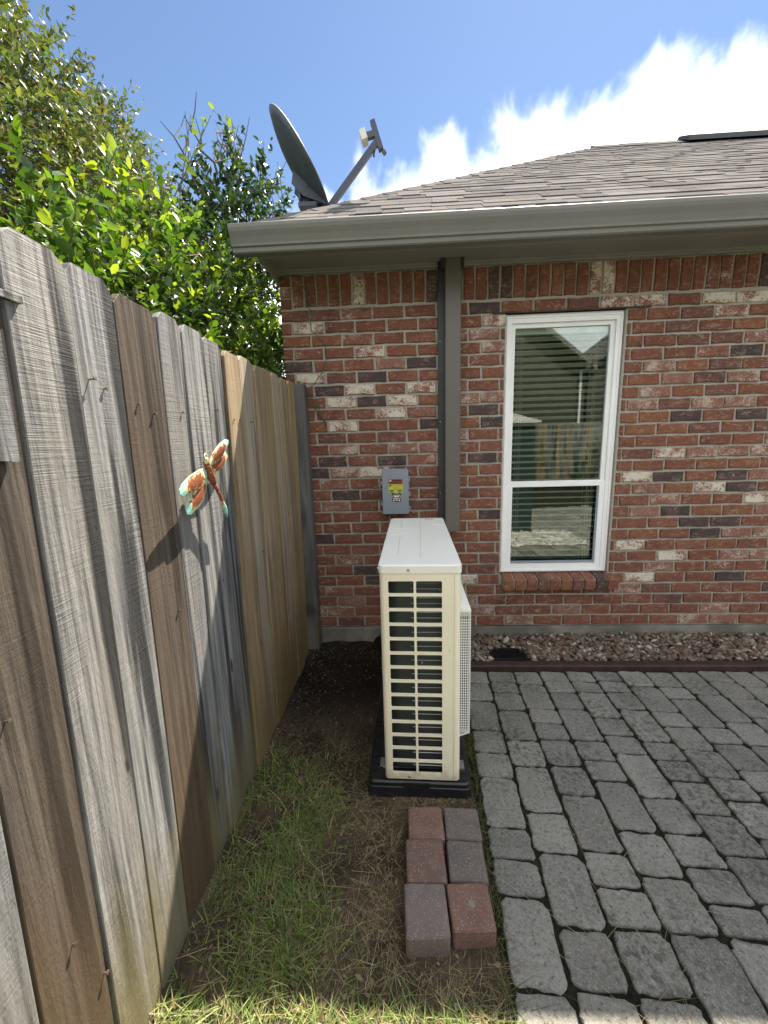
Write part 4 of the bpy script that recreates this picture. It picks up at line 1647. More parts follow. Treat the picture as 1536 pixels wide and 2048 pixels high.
def wing(pts, tilt, xo, patina):
    cy = sum(p[0] for p in pts) / len(pts)
    cz = sum(p[1] for p in pts) / len(pts)
    root = Vector((-1.415, 1.345))
    n = len(pts)
    mbw = MB()
    ed = []
    far = max((Vector(p) - root).length for p in pts)

    def xat(y_, z_, dome):
        return DX + xo + tilt * (Vector((y_, z_)) - root).length + dome

    for back in (0, 1):
        for ringk, dome in ((1.0, 0.0), (0.62, 0.004), (0.25, 0.006)):
            for (a, b) in pts:
                yy, zz = cy + (a - cy) * ringk, cz + (b - cz) * ringk
                mbw.v.append((xat(yy, zz, dome) - back * 0.0022, yy, zz))
                dr = (Vector((yy, zz)) - root).length / far
                ed.append({1.0: 0.80, 0.62: 0.34, 0.25: 0.05}[ringk] + patina * max(0, dr - 0.62) * 1.9 + patina * max(0, 0.30 - dr) * 1.4)
        mbw.v.append((xat(cy, cz, 0.006) - back * 0.0022, cy, cz))
        ed.append(0.0)
    st = 3 * n + 1
    for back in (0, 1):
        o_ = back * st
        for kx in range(2):
            for i in range(n):
                j = (i + 1) % n
                mbw.f.append((o_ + kx * n + i, o_ + kx * n + j, o_ + (kx + 1) * n + j, o_ + (kx + 1) * n + i))
        for i in range(n):
            mbw.f.append((o_ + 2 * n + i, o_ + 2 * n + (i + 1) % n, o_ + 3 * n))
    for i in range(n):
        j = (i + 1) % n
        mbw.f.append((i, j, st + j, st + i))
    me = mbw.mesh('wing', WL[df.name])
    edge_attr(me, ed)
    return link('wing', me, 'ornament_metal', df, WL[df.name])


wing(rw, 0.08, 0.0, 1.0)
wing(rw2, -0.02, -0.004, 0.15)
wing(lw, 0.06, 0.0, 1.0)
wing(lw2, -0.01, -0.004, 0.7)
mb = MB()
bp = [(-1.428, 1.392), (-1.430, 1.378), (-1.424, 1.362), (-1.414, 1.338), (-1.404, 1.318), (-1.394, 1.303)]
mb.tube([(DX + .004, a, b) for a, b in bp], [0.006, 0.012, 0.010, 0.0135, 0.012, 0.008], 8)
me = mb.mesh('body', WL[df.name], True)
edge_attr(me, [0.62 - 0.1 * (i // 8) for i in range(48)])
link('body', me, 'ornament_metal', df, WL[df.name])
mb = MB()
tp = [(-1.394, 1.303), (-1.371, 1.277), (-1.353, 1.246), (-1.345, 1.232), (-1.337, 1.216), (-1.328, 1.195), (-1.320, 1.176)]
mb.tube([(DX + .004, a, b) for a, b in tp], [0.007, 0.0065, 0.0055, 0.006, 0.0085, 0.006, 0.002], 8)
me = mb.mesh('tail', WL[df.name], True)
edge_attr(me, [(0.25, 0.3, 0.35, 0.8, 1.3, 1.4, 1.4)[i // 8] for i in range(56)])
link('tail', me, 'ornament_metal', df, WL[df.name])
mb = MB()
mb.tube([(DX + .002, -1.432, 1.378), (DX + .006, -1.44, 1.388), (DX + .004, -1.436, 1.4), (DX + .002, -1.426, 1.404), (DX + .002, -1.416, 1.398), (DX + .002, -1.414, 1.386)], 0.0022, 6)
me = mb.mesh('eye_ring', WL[df.name], True)
edge_attr(me, [0.75] * 36)
link('eye_ring', me, 'ornament_metal', df, WL[df.name])
mb = MB()
mb.tube([(FX - .004, -1.41, 1.34), (DX, -1.412, 1.338)], 0.0025, 6)
me = mb.mesh('hanger', WL[df.name])
edge_attr(me, [0.0] * 12)
link('hanger', me, 'ornament_metal', df, WL[df.name])

# ------------------------------------------------------------------ green string on the wall
mb = MB()
wp = [(-0.176, 2.48), (-0.063, 2.482), (-0.021, 2.394), (-0.002, 2.29), (0.002, 2.155), (0.055, 2.10), (0.088, 2.06), (0.098, 1.992), (0.062, 1.891), (0.002, 1.82), (-0.03, 1.79), (-0.023, 1.751), (0.005, 1.653), (0.04, 1.60), (0.077, 1.547)]
mb.tube([(a, -0.009 + 0.003 * math.sin(i * 2.1), b) for i, (a, b) in enumerate(wp)], 0.0024, 5)
mb.tube([(a, -0.013, b) for a, b in ((-0.053, 1.80), (-0.035, 1.767), (0.019, 1.717), (0.03, 1.62), (0.045, 1.60), (0.068, 1.57), (0.06, 1.54))], 0.0024, 5)
mb.tube([(a, -0.016, b) for a, b in ((-0.05, 1.79), (-0.045, 1.74), (-0.01, 1.72), (-0.005, 1.67), (0.02, 1.63))], 0.0022, 5)
tag(part('garden_string', mb, 'wire_green', None, origin=(0, -0.01, 2.0)), 'thin green string hanging in loops down the brick wall by the fence post', 'string')

# ------------------------------------------------------------------ gravel strip, edging, drain
mb = MB()
gxs = 60
for i in range(gxs + 1):
    x = 0.93 + (XR - 0.93) * i / gxs
    for (yy, zz) in ((-0.345, 0.004), (-0.2, 0.014), (-0.017, 0.022)):
        mb.v.append((x, yy, zz - 0.016 + 0.003 * math.sin(x * 7)))
for i in range(gxs):
    for j in range(2):
        a = i * 3 + j
        mb.f.append((a, a + 3, a + 4, a + 1))
tag(part('gravel_bed', mb, 'joint_soil', None), kind='structure')

t_ = (1 + 5 ** 0.5) / 2
ico_v = np.array([(-1, t_, 0), (1, t_, 0), (-1, -t_, 0), (1, -t_, 0), (0, -1, t_), (0, 1, t_), (0, -1, -t_), (0, 1, -t_), (t_, 0, -1), (t_, 0, 1), (-t_, 0, -1), (-t_, 0, 1)]) / 1.9
ico_f = np.array([(0, 11, 5), (0, 5, 1), (0, 1, 7), (0, 7, 10), (0, 10, 11), (1, 5, 9), (5, 11, 4), (11, 10, 2), (10, 7, 6), (7, 1, 8), (3, 9, 4), (3, 4, 2), (3, 2, 6), (3, 6, 8), (3, 8, 9), (4, 9, 5), (2, 4, 11), (6, 2, 10), (8, 6, 7), (9, 8, 1)])


def stones(name, n, sampler, smin, smax, flat, palette, mat, seed):
    rg = np.random.default_rng(seed)
    P = sampler(rg, n)
    s = rg.uniform(smin, smax, n) * rg.choice([0.75, 1.0, 1.0, 1.25], n)
    ang = rg.uniform(0, 2 * np.pi, n)
    tx, ty = rg.normal(0, 0.42, n), rg.normal(0, 0.42, n)
    S = np.zeros((n, 3, 3))
    S[:, 0, 0] = s * rg.uniform(0.9, 1.6, n)
    S[:, 1, 1] = s * rg.uniform(0.7, 1.1, n)
    S[:, 2, 2] = s * flat * rg.uniform(0.7, 1.3, n)
    ca, sa = np.cos(ang), np.sin(ang)
    Rz = np.zeros((n, 3, 3))
    Rz[:, 0, 0], Rz[:, 0, 1], Rz[:, 1, 0], Rz[:, 1, 1], Rz[:, 2, 2] = ca, -sa, sa, ca, 1
    Rx = np.zeros((n, 3, 3))
    Rx[:, 0, 0], Rx[:, 1, 1], Rx[:, 1, 2], Rx[:, 2, 1], Rx[:, 2, 2] = 1, np.cos(tx), -np.sin(tx), np.sin(tx), np.cos(tx)
    Ry = np.zeros((n, 3, 3))
    Ry[:, 1, 1], Ry[:, 0, 0], Ry[:, 0, 2], Ry[:, 2, 0], Ry[:, 2, 2] = 1, np.cos(ty), np.sin(ty), -np.sin(ty), np.cos(ty)
    mats = Rx @ Ry @ Rz @ S
    pal = np.array(palette)
    cols = pal[rg.integers(0, len(pal), n)] * rg.uniform(0.7, 1.25, (n, 1))
    half = n // 2
    me = batch(name, ico_v + rg.normal(0, 0.13, ico_v.shape), ico_f, mats, P, cols)
    return link(name, me, mat, None)


def samp_gravel(rg, n):
    x = np.concatenate([rg.uniform(0.95, 3.3, int(n * .72)), rg.uniform(3.3, 6.0, n - int(n * .72))])
    y = rg.uniform(-0.338, -0.022, n)
    z = 0.010 + rg.uniform(0, 0.028, n) + 0.02 * (y + 0.34)
    dr = (x > 1.12) & (x < 1.365) & (y < -0.20)
    x = np.where(dr, x + 0.26, x)
    return np.stack([x, y, z], 1)


g1 = stones('gravel', 4300, samp_gravel, 0.011, 0.021, 0.5, [(0.175, 0.120, 0.085), (0.20, 0.135, 0.095), (0.13, 0.095, 0.075), (0.23, 0.17, 0.125), (0.16, 0.10, 0.072), (0.20, 0.17, 0.14), (0.11, 0.085, 0.07), (0.42, 0.37, 0.31)], 'stone', 5)
tag(g1, 'brown angular gravel strip along the foot of the brick wall', 'gravel', kind='stuff')

mb = MB()
mb.prism([(-0.412, -0.03), (-0.412, 0.024), (-0.400, 0.030), (-0.356, 0.030), (-0.346, 0.026), (-0.346, -0.03)], 'x', 0.90, XR)
tag(part('edging_strip', mb, 'edging_brown', None, origin=(2.0, -0.38, 0)), 'dark brown edging strip between the gravel and the paved patio', 'edging')

dg = thing('drain_grate', 'square black slotted drain grate set in the gravel', 'drain', (1.245, -0.265, 0.012))
mb = MB()
ring(mb, 1.13, 1.36, 0, 1, 0, 0, 0) if False else None
for (a, b, c0, c1) in ((1.13, 1.36, -0.337, -0.322), (1.13, 1.36, -0.208, -0.193), (1.13, 1.143, -0.3215, -0.2085), (1.347, 1.36, -0.3215, -0.2085)):
    mb.box(a, b, c0, c1, 0.012, 0.030)
part('frame', mb, 'black_plastic', dg)
for i in range(13):
    x = 1.153 + i * 0.0153
    mb = MB()
    mb.box(x - .0028, x + .0028, -0.3213, -0.2087, 0.018, 0.0285)
    part('bar', mb, 'black_plastic', dg)
mb = MB()
mb.box(1.1435, 1.3465, -0.268, -0.262, 0.0195, 0.0265)
part('cross_bar', mb, 'black_plastic', dg)
mb = MB()
mb.box(1.135, 1.355, -0.335, -0.195, 0.004, 0.0115)
part('sump', mb, 'black_void', dg)

# ------------------------------------------------------------------ patio
po = Vector((0.823, -1.916))
pv = Vector((0.064, 1)).normalized()
pu = Vector((pv.y, -pv.x))


def pw(u_, v_):
    q = po + pu * u_ + pv * v_
    return q.x, q.y


mb = MB()
mb.v = [(*pw(-0.012, -3.6), -0.0100), (*pw(4.6, -3.6), -0.0100), (4.98, -0.4125, -0.0100), (0.904, -0.4125, -0.0100)]
mb.f = [(0, 1, 2, 3)]
patio = part('patio', mb, 'joint_soil', None)
tag(patio, kind='structure')

PCOLS = {
    0: [1.505, 1.384, 1.229, 1.001, .861, .723, .503, .393, .283, .067],
    1: [1.51, 1.406, 1.306, 1.161, .946, .795, .578, .428, .214, .078],
    2: [1.522, 1.393, 1.178, 1.068, .963, .81, .662, .445, .332, .226, .083],
    3: [1.535, 1.428, 1.33, 1.19, .967, .85, .746, .531, .379, .226, .01],
    4: [1.545, 1.441, 1.342, 1.137, 1.013, .899, .679, .534, .42, .314, .23, .01],
    5: [1.555, 1.458, 1.354, 1.207, .986, .877, .769, .619, .471, .325, .22, .0]}
CW = 0.157


def paver_mesh(i, Lx, Ly):
    rnd = random.Random(500 + i)
    per = []
    r_ = 0.019
    o_ = rrect(-Lx / 2, Lx / 2, -Ly / 2, Ly / 2, r_, 3)
    o2 = []
    for i_, p_ in enumerate(o_):
        q_ = o_[(i_ + 1) % len(o_)]
        o2.append(p_)
        if abs(p_[0] - q_[0]) + abs(p_[1] - q_[1]) > 0.06:
            for t_ in (0.2, 0.4, 0.6, 0.8):
                o2.append((p_[0] + (q_[0] - p_[0]) * t_, p_[1] + (q_[1] - p_[1]) * t_))
    per = [(x + rnd.uniform(-.0040, .0040), y + rnd.uniform(-.0040, .0040)) for x, y in o2]
    mbp = MB()
    f1 = lambda s_, z_: [(x - math.copysign(min(s_, abs(x)), x), y - math.copysign(min(s_, abs(y)), y), z_ + rnd.uniform(-.0006, .0006)) for x, y in per]
    mbp.loft([[(x, y, -0.030) for x, y in per], [(x, y, -0.0050) for x, y in per], f1(0.0025, -0.0010), f1(0.008, 0.0006)], False, True)
    return mbp.mesh('paver_%d' % i)


PLEN = [0.105, 0.150, 0.220]
PM = {}
for a in range(3):
    for b in range(5):
        PM[a, b] = paver_mesh(a * 5 + b, 0.1485, 0.15)
pav = []
PEB = (1.85, 3.05, -3.15, -2.38)          # pebble bed left open
for k_ in range(0, 27):
    if k_ in PCOLS:
        ed = list(PCOLS[k_])
    else:
        v0 = 1.505 + 0.064 * (k_ * CW) + random.uniform(-.004, .004)
        ed = [v0]
        while ed[-1] > 0.1:
            ed.append(ed[-1] - random.choice((0.105, 0.150, 0.150, 0.218)))
    while ed[-1] > -3.2:
        ed.append(ed[-1] - random.choice((0.107, 0.152, 0.152, 0.222)))
    for i in range(len(ed) - 1):
        v1, v0 = ed[i], ed[i + 1]
        cx, cy = pw((k_ + .5) * CW + 0.001, (v0 + v1) / 2)
        if cy > -0.42:
            continue
        if PEB[0] < cx < PEB[1] and PEB[2] < cy < PEB[3]:
            continue
        pav.append((cx, cy, v1 - v0, k_))
pyaw = -math.atan2(pv.x, pv.y)
pav.sort(key=lambda q: (Vector((q[0], q[1], 0)) - CAM).length + (5 if q[1] < -2.0 or q[0] > 0.57 + 1.02 * (q[1] + 2.64) + 0.15 else 0))
mbp = MB()
for n, (cx, cy, ln, k_) in enumerate(pav):
    me = PM[min(range(3), key=lambda q: abs(PLEN[q] - ln)), n % 5]
    g_ = random.uniform(0.006, 0.013)
    sx_ = random.uniform(0.96, 1.012)
    sy_ = (ln - g_) / 0.15
    zz = random.uniform(-.0025, .0018)
    rot = (random.uniform(-.010, .010), random.uniform(-.010, .010), pyaw + random.uniform(-.018, .018))
    if n < 298:
        link('paver', me, 'paver', patio, (cx, cy, zz), rot, (sx_, sy_, 1))
    else:
        b0 = len(mbp.v)
        c_, s_ = math.cos(rot[2]), math.sin(rot[2])
        for vv in me.vertices:
            xx, yy = vv.co.x * sx_, vv.co.y * sy_
            mbp.v.append((cx + xx * c_ - yy * s_, cy + xx * s_ + yy * c_, zz + vv.co.z))
        for p in me.polygons:
            mbp.f.append(tuple(b0 + i for i in p.vertices))
o = part('paver_field', mbp, 'paver', patio)
o['kind'] = 'stuff'

pb = stones('white_pebbles', 1600, lambda rg, n: np.stack([rg.uniform(PEB[0] - .05, PEB[1] + .04, n), rg.uniform(PEB[2] - .05, PEB[3] + .05, n), rg.uniform(0, 0.02, n)], 1), 0.016, 0.028, 0.7,
            [(0.62, 0.60, 0.55), (0.52, 0.50, 0.45), (0.70, 0.68, 0.63), (0.45, 0.42, 0.37)], 'pebble', 8)
tag(pb, 'bed of white rounded pebbles seen mirrored in the window', 'pebbles', kind='stuff')

# ------------------------------------------------------------------ six cobble bricks on the soil
CB = [
    ((0.631, -1.446), 0.128, 0.122, 0.052, 'cobble_red', 0.01, 'red brown cobble brick against the black pad, next to the grey mauve one'),
    ((0.765, -1.443), 0.125, 0.120, 0.048, 'cobble_slate', -0.02, 'grey mauve cobble brick nearest the pad, beside the patio edge'),
    ((0.622, -1.577), 0.128, 0.138, 0.054, 'cobble_rust', 0.015, 'rust and purple cobble brick in the middle of the fence-side row'),
    ((0.758, -1.571), 0.124, 0.130, 0.048, 'cobble_slate', -0.02, 'dark slate cobble brick with white flecks, middle of the patio-side row'),
    ((0.614, -1.719), 0.126, 0.136, 0.060, 'cobble_mauve', 0.03, 'mauve cobble brick with many white flecks, tilted at the free end of its row'),
    ((0.748, -1.703), 0.128, 0.122, 0.052, 'cobble_red', 0.045, 'red cobble brick with one pale round spot, at the row end by the patio')]
for i, ((cx, cy), wx, ly_, hz_, mt, yaw, lab) in enumerate(CB):
    rnd = random.Random(900 + i)
    o_ = rrect(-wx / 2, wx / 2, -ly_ / 2, ly_ / 2, 0.008, 2)
    per = [(x + rnd.uniform(-.0015, .0015), y + rnd.uniform(-.0015, .0015)) for x, y in o_]
    sh = lambda s_: [(x - math.copysign(s_, x), y - math.copysign(s_, y)) for x, y in per]
    mb = MB()
    mb.loft([[(x, y, -0.012) for x, y in per], [(x, y, hz_ - .007) for x, y in per], [(x, y, hz_ - .0015) for x, y in sh(.003)], [(x, y, hz_) for x, y in sh(.009)]])
    o = link('cobble_brick', mb.mesh('cobble_brick'), mt, None, (cx, cy, -0.002), (R(1.0 if i == 4 else rnd.uniform(-.8, .8)), R(rnd.uniform(-1, 1)), yaw))
    tag(o, lab, 'paving brick', 'six loose cobble bricks laid beside the patio')
    if i == 5:
        mb = MB()
        mb.lathe((0.005, 0.002, hz_ - .0002), (0, 0, 1), [(0.010, 0), (0.009, 0.0006), (0.004, 0.0009)], 12)
        pth = link('pale_spot', mb.mesh('pale_spot'), 'concrete', None, (0, 0, 0))
        pth.parent = o
        pth.location = (0, 0, 0)

# ------------------------------------------------------------------ grass, straw, litter
blade_v = np.array([(-0.5, 0, 0), (0.5, 0, 0), (-0.38, 0.10, 0.42), (0.38, 0.10, 0.42), (-0.22, 0.34, 0.78), (0.22, 0.34, 0.78), (0, 0.62, 1.0)])
blade_f = np.array([(0, 1, 3), (0, 3, 2), (2, 3, 5), (2, 5, 4), (4, 5, 6)])


def blades(name, P, hmin, hmax, wmin, wmax, cols, mat, lean, seed):
    rg = np.random.default_rng(seed)
    n = len(P)
    ang = rg.uniform(0, 2 * np.pi, n)
    hh = rg.uniform(hmin, hmax, n)
    ww = rg.uniform(wmin, wmax, n)
    ln = np.abs(rg.normal(lean, lean * 0.6, n))
    Mx = np.zeros((n, 3, 3))
    ca, sa = np.cos(ang), np.sin(ang)
    # local x = width, y = bend, z = height
    Mx[:, 0, 0], Mx[:, 1, 0] = ca * ww, sa * ww
    Mx[:, 0, 1], Mx[:, 1, 1] = -sa * hh * ln * 1.6, ca * hh * ln * 1.6
    Mx[:, 2, 2] = hh / np.sqrt(1 + ln ** 2)
    Mx[:, 0, 2], Mx[:, 1, 2] = -sa * hh * ln * 0.6, ca * hh * ln * 0.6
    return link(name, batch(name, blade_v, blade_f, Mx, P, cols), mat, None)


def gfield(rg, n, fn, x0, x1, y0, y1):
    P = []
    while len(P) < n:
        x = rg.uniform(x0, x1, 4000)
        y = rg.uniform(y0, y1, 4000)
        d = fn(x, y)
        k = rg.uniform(0, 1, 4000) < d
        for a, b in zip(x[k], y[k]):
            P.append((a, b, soil_h(a, b) - 0.002))
    return np.array(P[:n])


def patchy(x, y, s=1.0):
    return 0.5 + 0.5 * np.sin(x * 11 * s + 2.1 * np.sin(y * 6 * s)) * np.sin(y * 8.5 * s + 1.7 * np.sin(x * 9 * s + 1))


def d_green(x, y):
    right = 0.43 + 0.10 * np.sin(y * 5) + 0.05 * np.sin(y * 17) - 0.25 * np.clip((y + 1.45) / 0.5, 0, 1)
    d = np.clip((right - x) / 0.16, 0, 1)
    d *= np.clip((-0.98 - y) / 0.35, 0, 1)
    d *= np.clip(-0.08 + 1.2 * patchy(x, y), 0.04, 1)
    d = np.maximum(d, 0.55 * (y < -1.9) * (x < 0.78))
    d *= 1 - 0.75 * np.exp(-((x - 0.02) / 0.03) ** 2) * (y > -1.8)
    return d


rg = np.random.default_rng(21)
P = gfield(rg, 27000, d_green, -0.085, 0.78, -3.3, -0.95)
pal = np.array([(0.125, 0.195, 0.045), (0.175, 0.245, 0.062), (0.075, 0.135, 0.032), (0.27, 0.31, 0.105), (0.24, 0.24, 0.10), (0.36, 0.31, 0.17)])
cols = pal[rg.choice(6, len(P), p=[.22, .22, .16, .14, .13, .13])] * rg.uniform(0.7, 1.3, (len(P), 1))
o = blades('lawn', P, 0.014, 0.046, 0.0020, 0.0042, cols, 'grass_blade', 0.95, 3)
tag(o, 'patchy short green lawn between the fence and the cobble bricks', 'grass', kind='stuff')


def d_straw(x, y):
    d = 0.22 + 0.75 * patchy(x + 3.1, y - 1.7, 1.3)
    d *= np.clip((-0.75 - y) / 0.5, 0, 1)
    d *= np.clip(0.35 + 1.2 * (x - 0.12), 0.25, 1)
    inside = (x > 0.40) & (y > -1.30)
    d = np.where(inside, 0, d)
    d = np.where((x > 0.53) & (x < 0.84) & (y > -1.8) & (y < -1.36), d * 0.07, d)
    return np.clip(d, 0, 1)


P = gfield(rg, 9500, d_straw, -0.09, 0.82, -3.2, -0.72)
pal = np.array([(0.32, 0.26, 0.15), (0.40, 0.33, 0.20), (0.24, 0.18, 0.10), (0.28, 0.24, 0.12), (0.15, 0.12, 0.075)])
cols = pal[rg.integers(0, 5, len(P))] * rg.uniform(0.7, 1.25, (len(P), 1))
o = blades('dry_straw', P, 0.010, 0.030, 0.0010, 0.0022, cols, 'straw', 2.0, 4)
tag(o, 'dry straw and dead grass scattered on the bare soil', 'straw', kind='stuff')

# crumbs, dead leaves and chips on the dark soil
lv = np.array([(0, 0, 0), (0.45, 0.28, 0.10), (1, 0, 0.02), (0.45, -0.28, 0.12), (0.5, 0, 0.0)])
lf = np.array([(0, 1, 4), (1, 2, 4), (2, 3, 4), (3, 0, 4)])


def scatter(name, n, fn, x0, x1, y0, y1, smin, smax, pal, seed, label, zadd=0.004):
    rg2 = np.random.default_rng(seed)
    P = gfield(rg2, n, fn, x0, x1, y0, y1)
    P[:, 2] += zadd + rg2.uniform(0, .006, n)
    d = rg2.normal(0, 1, (n, 3))
    d[:, 2] *= 0.25
    up_ = np.tile([0, 0, 1.0], (n, 1)) + rg2.normal(0, 0.35, (n, 3))
    Fm = frames(d, up_) * rg2.uniform(smin, smax, n)[:, None, None]
    pal = np.array(pal)
    cols = pal[rg2.integers(0, len(pal), n)] * rg2.uniform(0.6, 1.3, (n, 1))
    o_ = link(name, batch(name, lv, lf, Fm, P, cols), 'straw', None)
    tag(o_, label, 'leaf litter', kind='stuff')


scatter('leaf_litter', 2600, lambda x, y: np.clip(0.25 + 0.75 * np.exp(-((x - 0.0) / 0.14) ** 2) + 0.3 * (y > -0.35), 0, 1) * np.where((x > 0.40) & (y > -1.3), 0.04, 1), -0.085, 0.44, -1.25, -0.02, 0.006, 0.020,
        [(0.05, 0.038, 0.026), (0.03, 0.025, 0.018), (0.07, 0.055, 0.035), (0.10, 0.085, 0.06), (0.045, 0.03, 0.02), (0.03, 0.024, 0.018), (0.04, 0.03, 0.022), (0.16, 0.15, 0.13)], 31, 'dark dead leaves and chips littering the dark soil by the fence')
scatter('thatch', 3000, lambda x, y: np.where((x > 0.53) & (x < 0.84) & (y > -1.8) & (y < -1.36), 0.03, np.where((x > .4) & (y > -1.3), 0, 0.7)), -0.08, 0.82, -3.0, -1.15, 0.008, 0.024,
        [(0.13, 0.10, 0.06), (0.20, 0.16, 0.09), (0.08, 0.06, 0.04), (0.10, 0.10, 0.05)], 32, 'brown thatch crumbs between the grass blades')

# tufts in the patio seam and loose straws on pavers
rg = np.random.default_rng(77)
P, = (np.array([(*pw(rg.normal(-0.012, 0.010), rg.uniform(-0.1, 1.15)), -0.008) for _ in range(420)]),)
cols = np.array([(0.10, 0.12, 0.035), (0.16, 0.14, 0.07), (0.07, 0.10, 0.03)])[rg.integers(0, 3, len(P))]
o = blades('seam_grass', P, 0.012, 0.045, 0.0012, 0.0026, cols, 'grass_blade', 1.4, 9)
tag(o, 'thin grass growing in the seam along the patio edge', 'grass', kind='stuff')
P = np.array([(rg.uniform(0.9, 2.2), rg.uniform(-2.3, -1.3), 0.003) for _ in range(90)])
cols = np.array([(0.34, 0.30, 0.19), (0.24, 0.20, 0.12)])[rg.integers(0, 2, len(P))]
o = blades('loose_straw', P, 0.012, 0.05, 0.001, 0.0018, cols, 'straw', 6.0, 10)
tag(o, 'loose straw bits lying on the pavers', 'straw', kind='stuff')

# ------------------------------------------------------------------ shrubs and trees
leaf_v = np.array([(0, 0, 0), (0.34, 0, -0.02), (0.74, 0, -0.05), (1.0, 0, -0.13), (0.30, 0.23, 0.05), (0.70, 0.19, 0.02), (0.30, -0.23, 0.05), (0.70, -0.19, 0.02)])
leaf_f = np.array([(0, 1, 4), (1, 5, 4), (1, 2, 5), (2, 3, 5), (0, 6, 1), (1, 6, 7), (1, 7, 2), (2, 7, 3)])
small_v = np.array([(0, 0, 0), (0.45, 0.22, 0.04), (1.0, 0, -0.08), (0.45, -0.22, 0.04)])
small_f = np.array([(0, 2, 1), (0, 3, 2)])


def crown(rg, blobs, twig_len, leaves_per, leaf_len, pal, pw_, updir=0.5, droop=0.0, young=None):
    """blobs: (centre, radii, twigs). Leaves set along twigs that grow outward"""
    M_, O_, C_, TW = [], [], [], []
    for c, r_, nt in blobs:
        c = np.array(c)
        r_ = np.array(r_)
        d = rg.normal(0, 1, (nt, 3))
        d /= np.linalg.norm(d, axis=1, keepdims=True)
        rad = rg.uniform(0.15, 1.0, nt) ** 0.45
        p0 = c + d * r_ * rad[:, None]
        td = d * 0.8 + rg.normal(0, 0.5, (nt, 3)) + np.array([0, 0, updir])
        td /= np.linalg.norm(td, axis=1, keepdims=True)
        tl = rg.uniform(*twig_len, nt)
        clump = rg.uniform(0.42, 1.35, nt)  # random twig tone; the low end imitates shade inside the crown
        for i in range(nt):
            n = leaves_per + rg.integers(-2, 3)
            t = np.linspace(0.15, 1.0, n)
            pos = p0[i] + td[i] * (tl[i] * t)[:, None] + np.array([0, 0, -droop]) * (t ** 2)[:, None] * tl[i]
            ld = td[i] * 0.55 + rg.normal(0, 0.62, (n, 3))
            up_ = np.array([0, 0, 1.0]) + rg.normal(0, 0.65, (n, 3))
            F_ = frames(ld, up_)
            s = leaf_len * rg.uniform(0.62, 1.2, n) * (1 - 0.25 * t ** 3)
            M_.append(F_ * s[:, None, None])
            O_.append(pos)
            col = np.array(pal)[rg.choice(len(pal), n, p=pw_)] * clump[i] * rg.uniform(0.8, 1.2, (n, 1))
            if young is not None and rg.uniform() < 0.35:
                col[-3:] = np.array(young) * rg.uniform(0.85, 1.15)
            C_.append(col)
            TW.append((p0[i] - td[i] * tl[i] * 0.6, p0[i] + td[i] * tl[i] + np.array([0, 0, -droop * tl[i]])))
    return np.concatenate(M_), np.concatenate(O_), np.concatenate(C_), TW


def twigs_mesh(name, TW, r0, parent, every=1, mat='twig_grey', extra=()):
    mbt = MB()
    for a, b in TW[::every]:
        mbt.tube([a, (np.array(a) * .5 + np.array(b) * .5), b], [r0, r0 * .7, r0 * .3], 3, False)
    for pts, rad in extra:
        mbt.tube(pts, rad, 7, False)
    return part(name, mbt, mat, parent)


def limbs(base, tops, r0):
    ex = []
    b = Vector(base)
    for t in tops:
        t = Vector(t)
        m1 = b.lerp(t, 0.35) + Vector((random.uniform(-.08, .08), random.uniform(-.08, .08), 0.1))
        m2 = b.lerp(t, 0.7) + Vector((random.uniform(-.1, .1), random.uniform(-.1, .1), 0.08))
        ex.append(([b, m1, m2, t], [r0, r0 * .7, r0 * .45, r0 * .15]))
    return ex


def shrub(name, label, cat, base, blobs, twig_len, lper, llen, pal, pw_, nsingle, seed, mat='leaf', small=False, updir=.5, droop=0., young=None, group=None, trunk='bark', r0=0.022, clip=None):
    rg2 = np.random.default_rng(seed)
    t = thing(name, label, cat, base, None, group)
    Mx, Ox, Cx, TW = crown(rg2, blobs, twig_len, lper, llen, pal, pw_, updir, droop, young)
    keep = np.ones(len(Ox), bool)
    if clip:
        keep = clip(Ox)
    Mx, Ox, Cx = Mx[keep], Ox[keep], Cx[keep]
    if clip:
        TW = [q for q in TW if clip(np.array([q[0], q[1]])).all()]
    d = np.linalg.norm(Ox - np.array(CAM), axis=1) / np.linalg.norm(Mx[:, :, 0], axis=1)
    vis = Ox[:, 2] > 1.95
    order = np.argsort(np.where(vis, d, d + 1e3))
    # leaves that show largest: objects of their own sharing a few meshes
    if nsingle:
        vari = []
        for i in range(6):
            c1 = np.array(pal[i % len(pal)]) if not (young is not None and i == 5) else np.array(young)
            me = batch('leaf', leaf_v, leaf_f, np.eye(3)[None], np.zeros((1, 3)), c1[None] * 1.05, True)
            me.materials.append(M[mat])
            vari.append((c1, me))
        for i in order[:nsingle]:
            c1 = Cx[i]
            me = min(vari, key=lambda q: float(np.abs(q[0] - c1).sum()))[1]
            s = float(np.linalg.norm(Mx[i][:, 0]))
            rm = Matrix((Mx[i] / s).tolist())
            o_ = link('leaf', me, mat, t, tuple(Ox[i]), rm.to_euler(), (s, s, s))
        rest_ = order[nsingle:]
    else:
        rest_ = order
    bv, bf = (small_v, small_f) if small else (leaf_v, leaf_f)
    me = batch('crown', bv, bf, Mx[rest_], Ox[rest_] - np.array(base), Cx[rest_], not small)
    o_ = link('crown', me, mat, t, base)
    o_['kind'] = 'stuff'
    ex = limbs(base, [tuple(np.array(b[0]) + np.array([0, 0, b[1][2] * .3])) for b in blobs], r0)
    twigs_mesh('branches', TW, 0.0035 if not small else 0.006, t, 2, trunk, ex)
    return t


